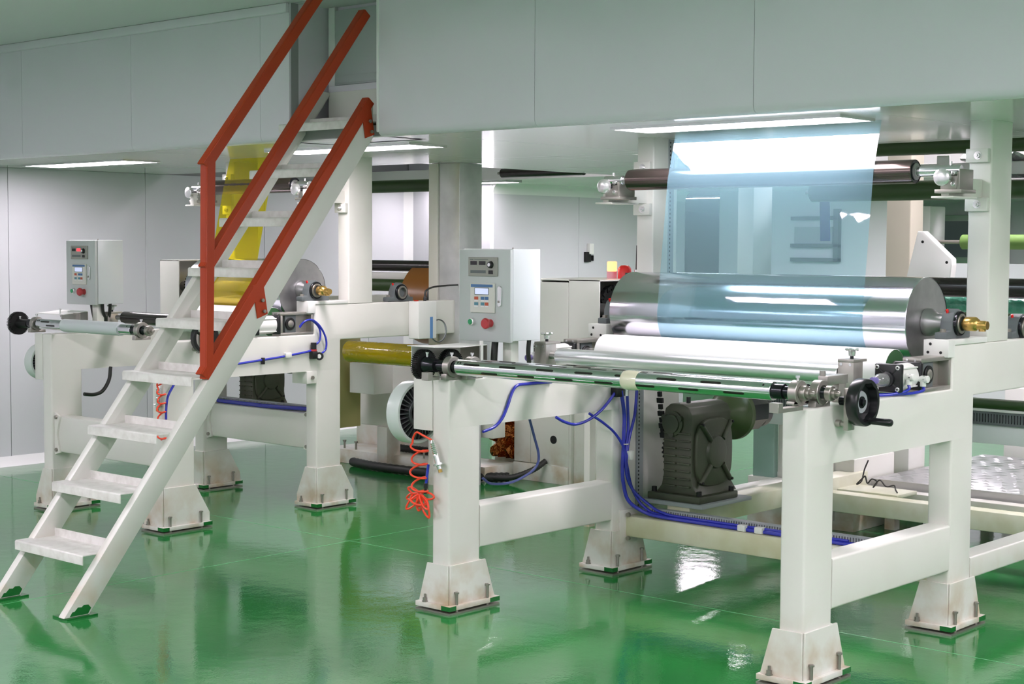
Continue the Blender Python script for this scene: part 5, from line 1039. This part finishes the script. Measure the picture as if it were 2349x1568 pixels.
hose('tangle of thin black wire on the cream plinth', [(-4.204, 7.63, 0.409), (-4.216, 7.61, 0.357), (-4.215, 7.58, 0.30), (-4.233, 7.56, 0.284), (-4.189, 7.55, 0.324), (-4.176, 7.55, 0.332), (-4.163, 7.55, 0.296), (-4.137, 7.55, 0.322), (-4.106, 7.55, 0.309), (-4.123, 7.54, 0.280), (-4.086, 7.54, 0.323), (-4.047, 7.54, 0.292), (-3.996, 7.53, 0.304), (-3.971, 7.5, 0.288), (-3.95, 7.48, 0.276)], 0.004, 'cable', 6, 6, 'wire_tangle', 'wire')
tpn = thing('side_cabinet', 'pale teal cabinet door and white post behind the gear motor', 'cabinet', (-4.7, 7.3, 0)); box('cabinet_door', -4.80, -4.665, 7.42, 7.46, 0.29, 0.93, 'teal', tpn, 0.002); box('cabinet_post', -4.66, -4.56, 7.45, 7.62, 0.29, 0.93, 'paint', tpn, 0.004); box('cabinet_base', -4.82, -4.56, 7.40, 7.64, 0.0, 0.29, 'paint', tpn, 0.003)
# stainless column with white post and power adapter
sc = thing('sheet_column', 'stainless clad column between the two machines', 'column', (-7.03, 7.4, 0)); box('column_face', -7.13, -6.95, 7.32, 7.53, 0.0, ZC - 0.002, 'galv', sc, 0.004, along='z'); box('column_trim', -7.215, -7.135, 7.31, 7.42, 0.0, ZC - 0.002, 'paint', sc, 0.004, along='z')
ad = thing('power_adapter', 'white power unit with blue stripe at the end of the left machine beam', 'power unit', (-6.95, 7.0, 0.97)); box('unit_case', -6.989, -6.90, 6.905, 7.065, 0.975, 1.207, 'whiteplast', ad, 0.006, 3); box('unit_stripe', -6.9, -6.8993, 7.005, 7.03, 0.976, 1.11, 'bluetrim', ad); lathe('unit_plug', (-6.94, 7.0, 1.207), (0, 0, 1), [(0, 0.010), (0.02, 0.010), (0.03, 0.006)], 'black', ad, 12)
box('unit_switch', -6.965, -6.945, 6.93, 6.95, 1.207, 1.212, 'lampred', ad)
hose('black cable from the white power unit to the stainless column', [(-6.94, 7.0, 1.235), (-6.94, 7.01, 1.27), (-6.93, 7.06, 1.292), (-6.92, 7.16, 1.30), (-6.945, 7.30, 1.302)], 0.006, 'cable', 6, 8, 'power_cable', 'cable')
hose('coil of grey cable beside the white power unit', [(-6.91, 7.09 + 0.065 * math.cos(2 * PI * k / 10) * (1 + 0.05 * (k // 10)), 1.02 + 0.07 * math.sin(2 * PI * k / 10)) for k in range(31)], 0.004, 'duct', 4, 6, 'cable_coil', 'cable')
# base machinery between the machines
bx = thing('base_cabinet', 'cream cabinet with a black round hole between the machines', 'cabinet', (-6.7, 8.0, 0))
box('cabinet_front', -6.99, -6.52, 7.90, 7.91, 0.12, 0.62, 'paint', bx, 0.002); box('cabinet_front', -6.99, -6.52, 7.89, 7.905, 0.0, 0.115, 'paint', bx, 0.002); box('cabinet_side', -6.52, -6.50, 7.90, 8.30, 0.0, 0.95, 'paint', bx, 0.002); box('cabinet_top', -6.99, -6.52, 7.91, 8.30, 0.60, 0.62, 'paint', bx)
cyl('cable_hole', (-6.647, 7.8995, 0.288), (-6.647, 7.897, 0.288), 0.027, 'black', bx, 24); box('cabinet_seam', -6.845, -6.843, 7.899, 7.9, 0.12, 0.6, 'seam', bx); box('black_edge', -6.30, -6.27, 7.95, 8.0, 0.08, 0.95, 'gear', bx); box('cabinet_wing', -6.5, -6.30, 7.93, 8.3, 0.0, 0.95, 'paint', bx, 0.002)
fo = thing('foil_bale', 'shiny copper coloured foil glowing behind the left front leg', 'foil', (-7.2, 8.1, 0.1)); bm = bmesh.new(); n = 14; rows = []
for i in range(n): rows.append([bm.verts.new((-7.36 + 0.36 * k / n, 8.05 + 0.10 * random.random(), 0.10 + 0.42 * i / n)) for k in range(n)])
for A, B in zip(rows, rows[1:]):
    for k in range(n - 1): bm.faces.new((A[k], A[k + 1], B[k + 1], B[k]))
link('foil_sheet', bm, 'foil', fo, 0); box('foil_box', -7.40, -6.995, 8.16, 8.5, 0.0, 0.56, 'paint', fo)
bp2 = thing('base_slab', 'cream machine base slab on the floor behind the left machine', 'base', (-7.6, 8.0, 0)); box('slab_body', -8.55, -7.0, 7.62, 7.95, 0.0, 0.10, 'paint', bp2, 0.004); box('slab_wall', -8.6, -7.44, 7.96, 8.02, 0.0, 0.80, 'paint', bp2, 0.004)
for x in (-8.40, -8.28, -7.6, -7.2): hexbolt('slab_bolt', (x, 7.66, 0.10), 0.06, 0.008, 'steel', bp2, 0.014)
def corrugated(label, pts, r):
    P = smooth_path(pts, 14); t = bmesh.new(); rings = []; n = 14
    for i, p in enumerate(P):
        d = (P[min(i + 1, len(P) - 1)] - P[max(i - 1, 0)]).normalized(); _, a, b = frame_axes(d); rr = r * (1.0 if i % 2 else 0.9)
        rings.append([t.verts.new(p + a * rr * math.cos(2 * PI * k / n) + b * rr * math.sin(2 * PI * k / n)) for k in range(n)])
    for q, w in zip(rings, rings[1:]):
        for k in range(n): t.faces.new((q[k], q[(k + 1) % n], w[(k + 1) % n], w[k]))
    t.faces.new(rings[0][::-1]); t.faces.new(rings[-1]); bmesh.ops.recalc_face_normals(t, faces=t.faces)
    tag(link('corrugated_hose', t, 'cable', None, 60), label, 'hose')
corrugated('thick black corrugated hose lying on the floor behind the brake drum', [(-8.2, 7.55, 0.032), (-7.9, 7.5, 0.032), (-7.5, 7.52, 0.032), (-7.1, 7.6, 0.032), (-6.9, 7.75, 0.032)], 0.032)
corrugated('black corrugated hose rising to the cream base cabinet', [(-7.0, 7.66, 0.03), (-6.85, 7.72, 0.04), (-6.74, 7.80, 0.09), (-6.70, 7.885, 0.145)], 0.02)
corrugated('black corrugated hose on top of the cream base slab', [(-8.15, 7.8, 0.128), (-8.0, 7.79, 0.128), (-7.8, 7.8, 0.128), (-7.6, 7.82, 0.128)], 0.027)
# wall phone
ph = thing('wall_handset', 'small black and white handset on the inner wall', 'handset', (-8.95, 11.09, 1.4)); box('handset_base', -8.96, -8.93, 11.05, 11.12, 1.41, 1.50, 'gear', ph, 0.004); box('handset_head', -8.96, -8.92, 11.09, 11.15, 1.48, 1.575, 'whiteplast', ph, 0.006); box('handset_cradle', -8.96, -8.93, 11.145, 11.16, 1.42, 1.47, 'black', ph, 0.003)
# far room
pw = struct(box('wall_partition', -8.7, -4.9, 12.8, 12.9, 0, 1.42, 'panel'), 'low pale partition wall in the far room')
pw2 = struct(box('wall_partition_upper', -8.7, -6.9, 12.8, 12.9, 1.42, ZC, 'panel'), 'pale partition wall seen through the blue film')
win = thing('serving_hatch', 'dark framed hatch in the far partition behind the blue film', 'hatch', (-7.6, 12.7, 1.42))
for z in (1.42, 1.55, 1.80): box('hatch_rail', -7.87, -7.37, 12.74, 12.8, z, z + 0.035, 'bearing', win, 0.003)
box('hatch_shelf', -7.85, -7.45, 12.78, 12.80, 1.58, 1.74, 'duct', win); box('hatch_post', -7.42, -7.37, 12.74, 12.80, 1.42, 1.90, 'bearing', win)
fd = thing('locker', 'white locker with beige hanger at the far end', 'locker', (-6.9, 13.2, 0)); box('locker_body', -7.45, -6.75, 13.3, 13.6, 0, 1.93, 'pad', fd, 0.01); box('locker_hanger', -7.33, -7.16, 13.285, 13.30, 1.40, 1.66, 'yellowpaint', fd, 0.02); box('locker_strap', -7.30, -7.26, 13.285, 13.30, 0.9, 1.40, 'bearing', fd); box('locker_strap', -7.21, -7.17, 13.285, 13.30, 0.9, 1.40, 'bearing', fd)
w1 = struct(box('window_1', -8.45, -7.75, 17.0, 17.04, 1.45, 1.86, 'glassdark'), 'dark far window'); box('window_frame', -8.52, -7.68, 17.04, 17.08, 1.38, 1.93, 'alu', w1, 0.01); box('window_wall', -9.5, -5.5, 17.09, 17.2, 0, ZC, 'panel', w1)
rbx = thing('rear_box', 'long white machine box beyond the diamond plate walkway', 'machine box', (-2.6, 9.4, 0)); box('box_body', -4.2, -1.2, 9.3, 9.7, 0.0, 0.70, 'pad', rbx, 0.01); box('box_band', -4.2, -1.2, 9.296, 9.3, 0.50, 0.56, 'teal', rbx); box('box_grey_strip', -3.1, -2.95, 9.292, 9.296, 0.30, 0.68, 'bearing', rbx)  # box front carries a teal band and a grey upright strip
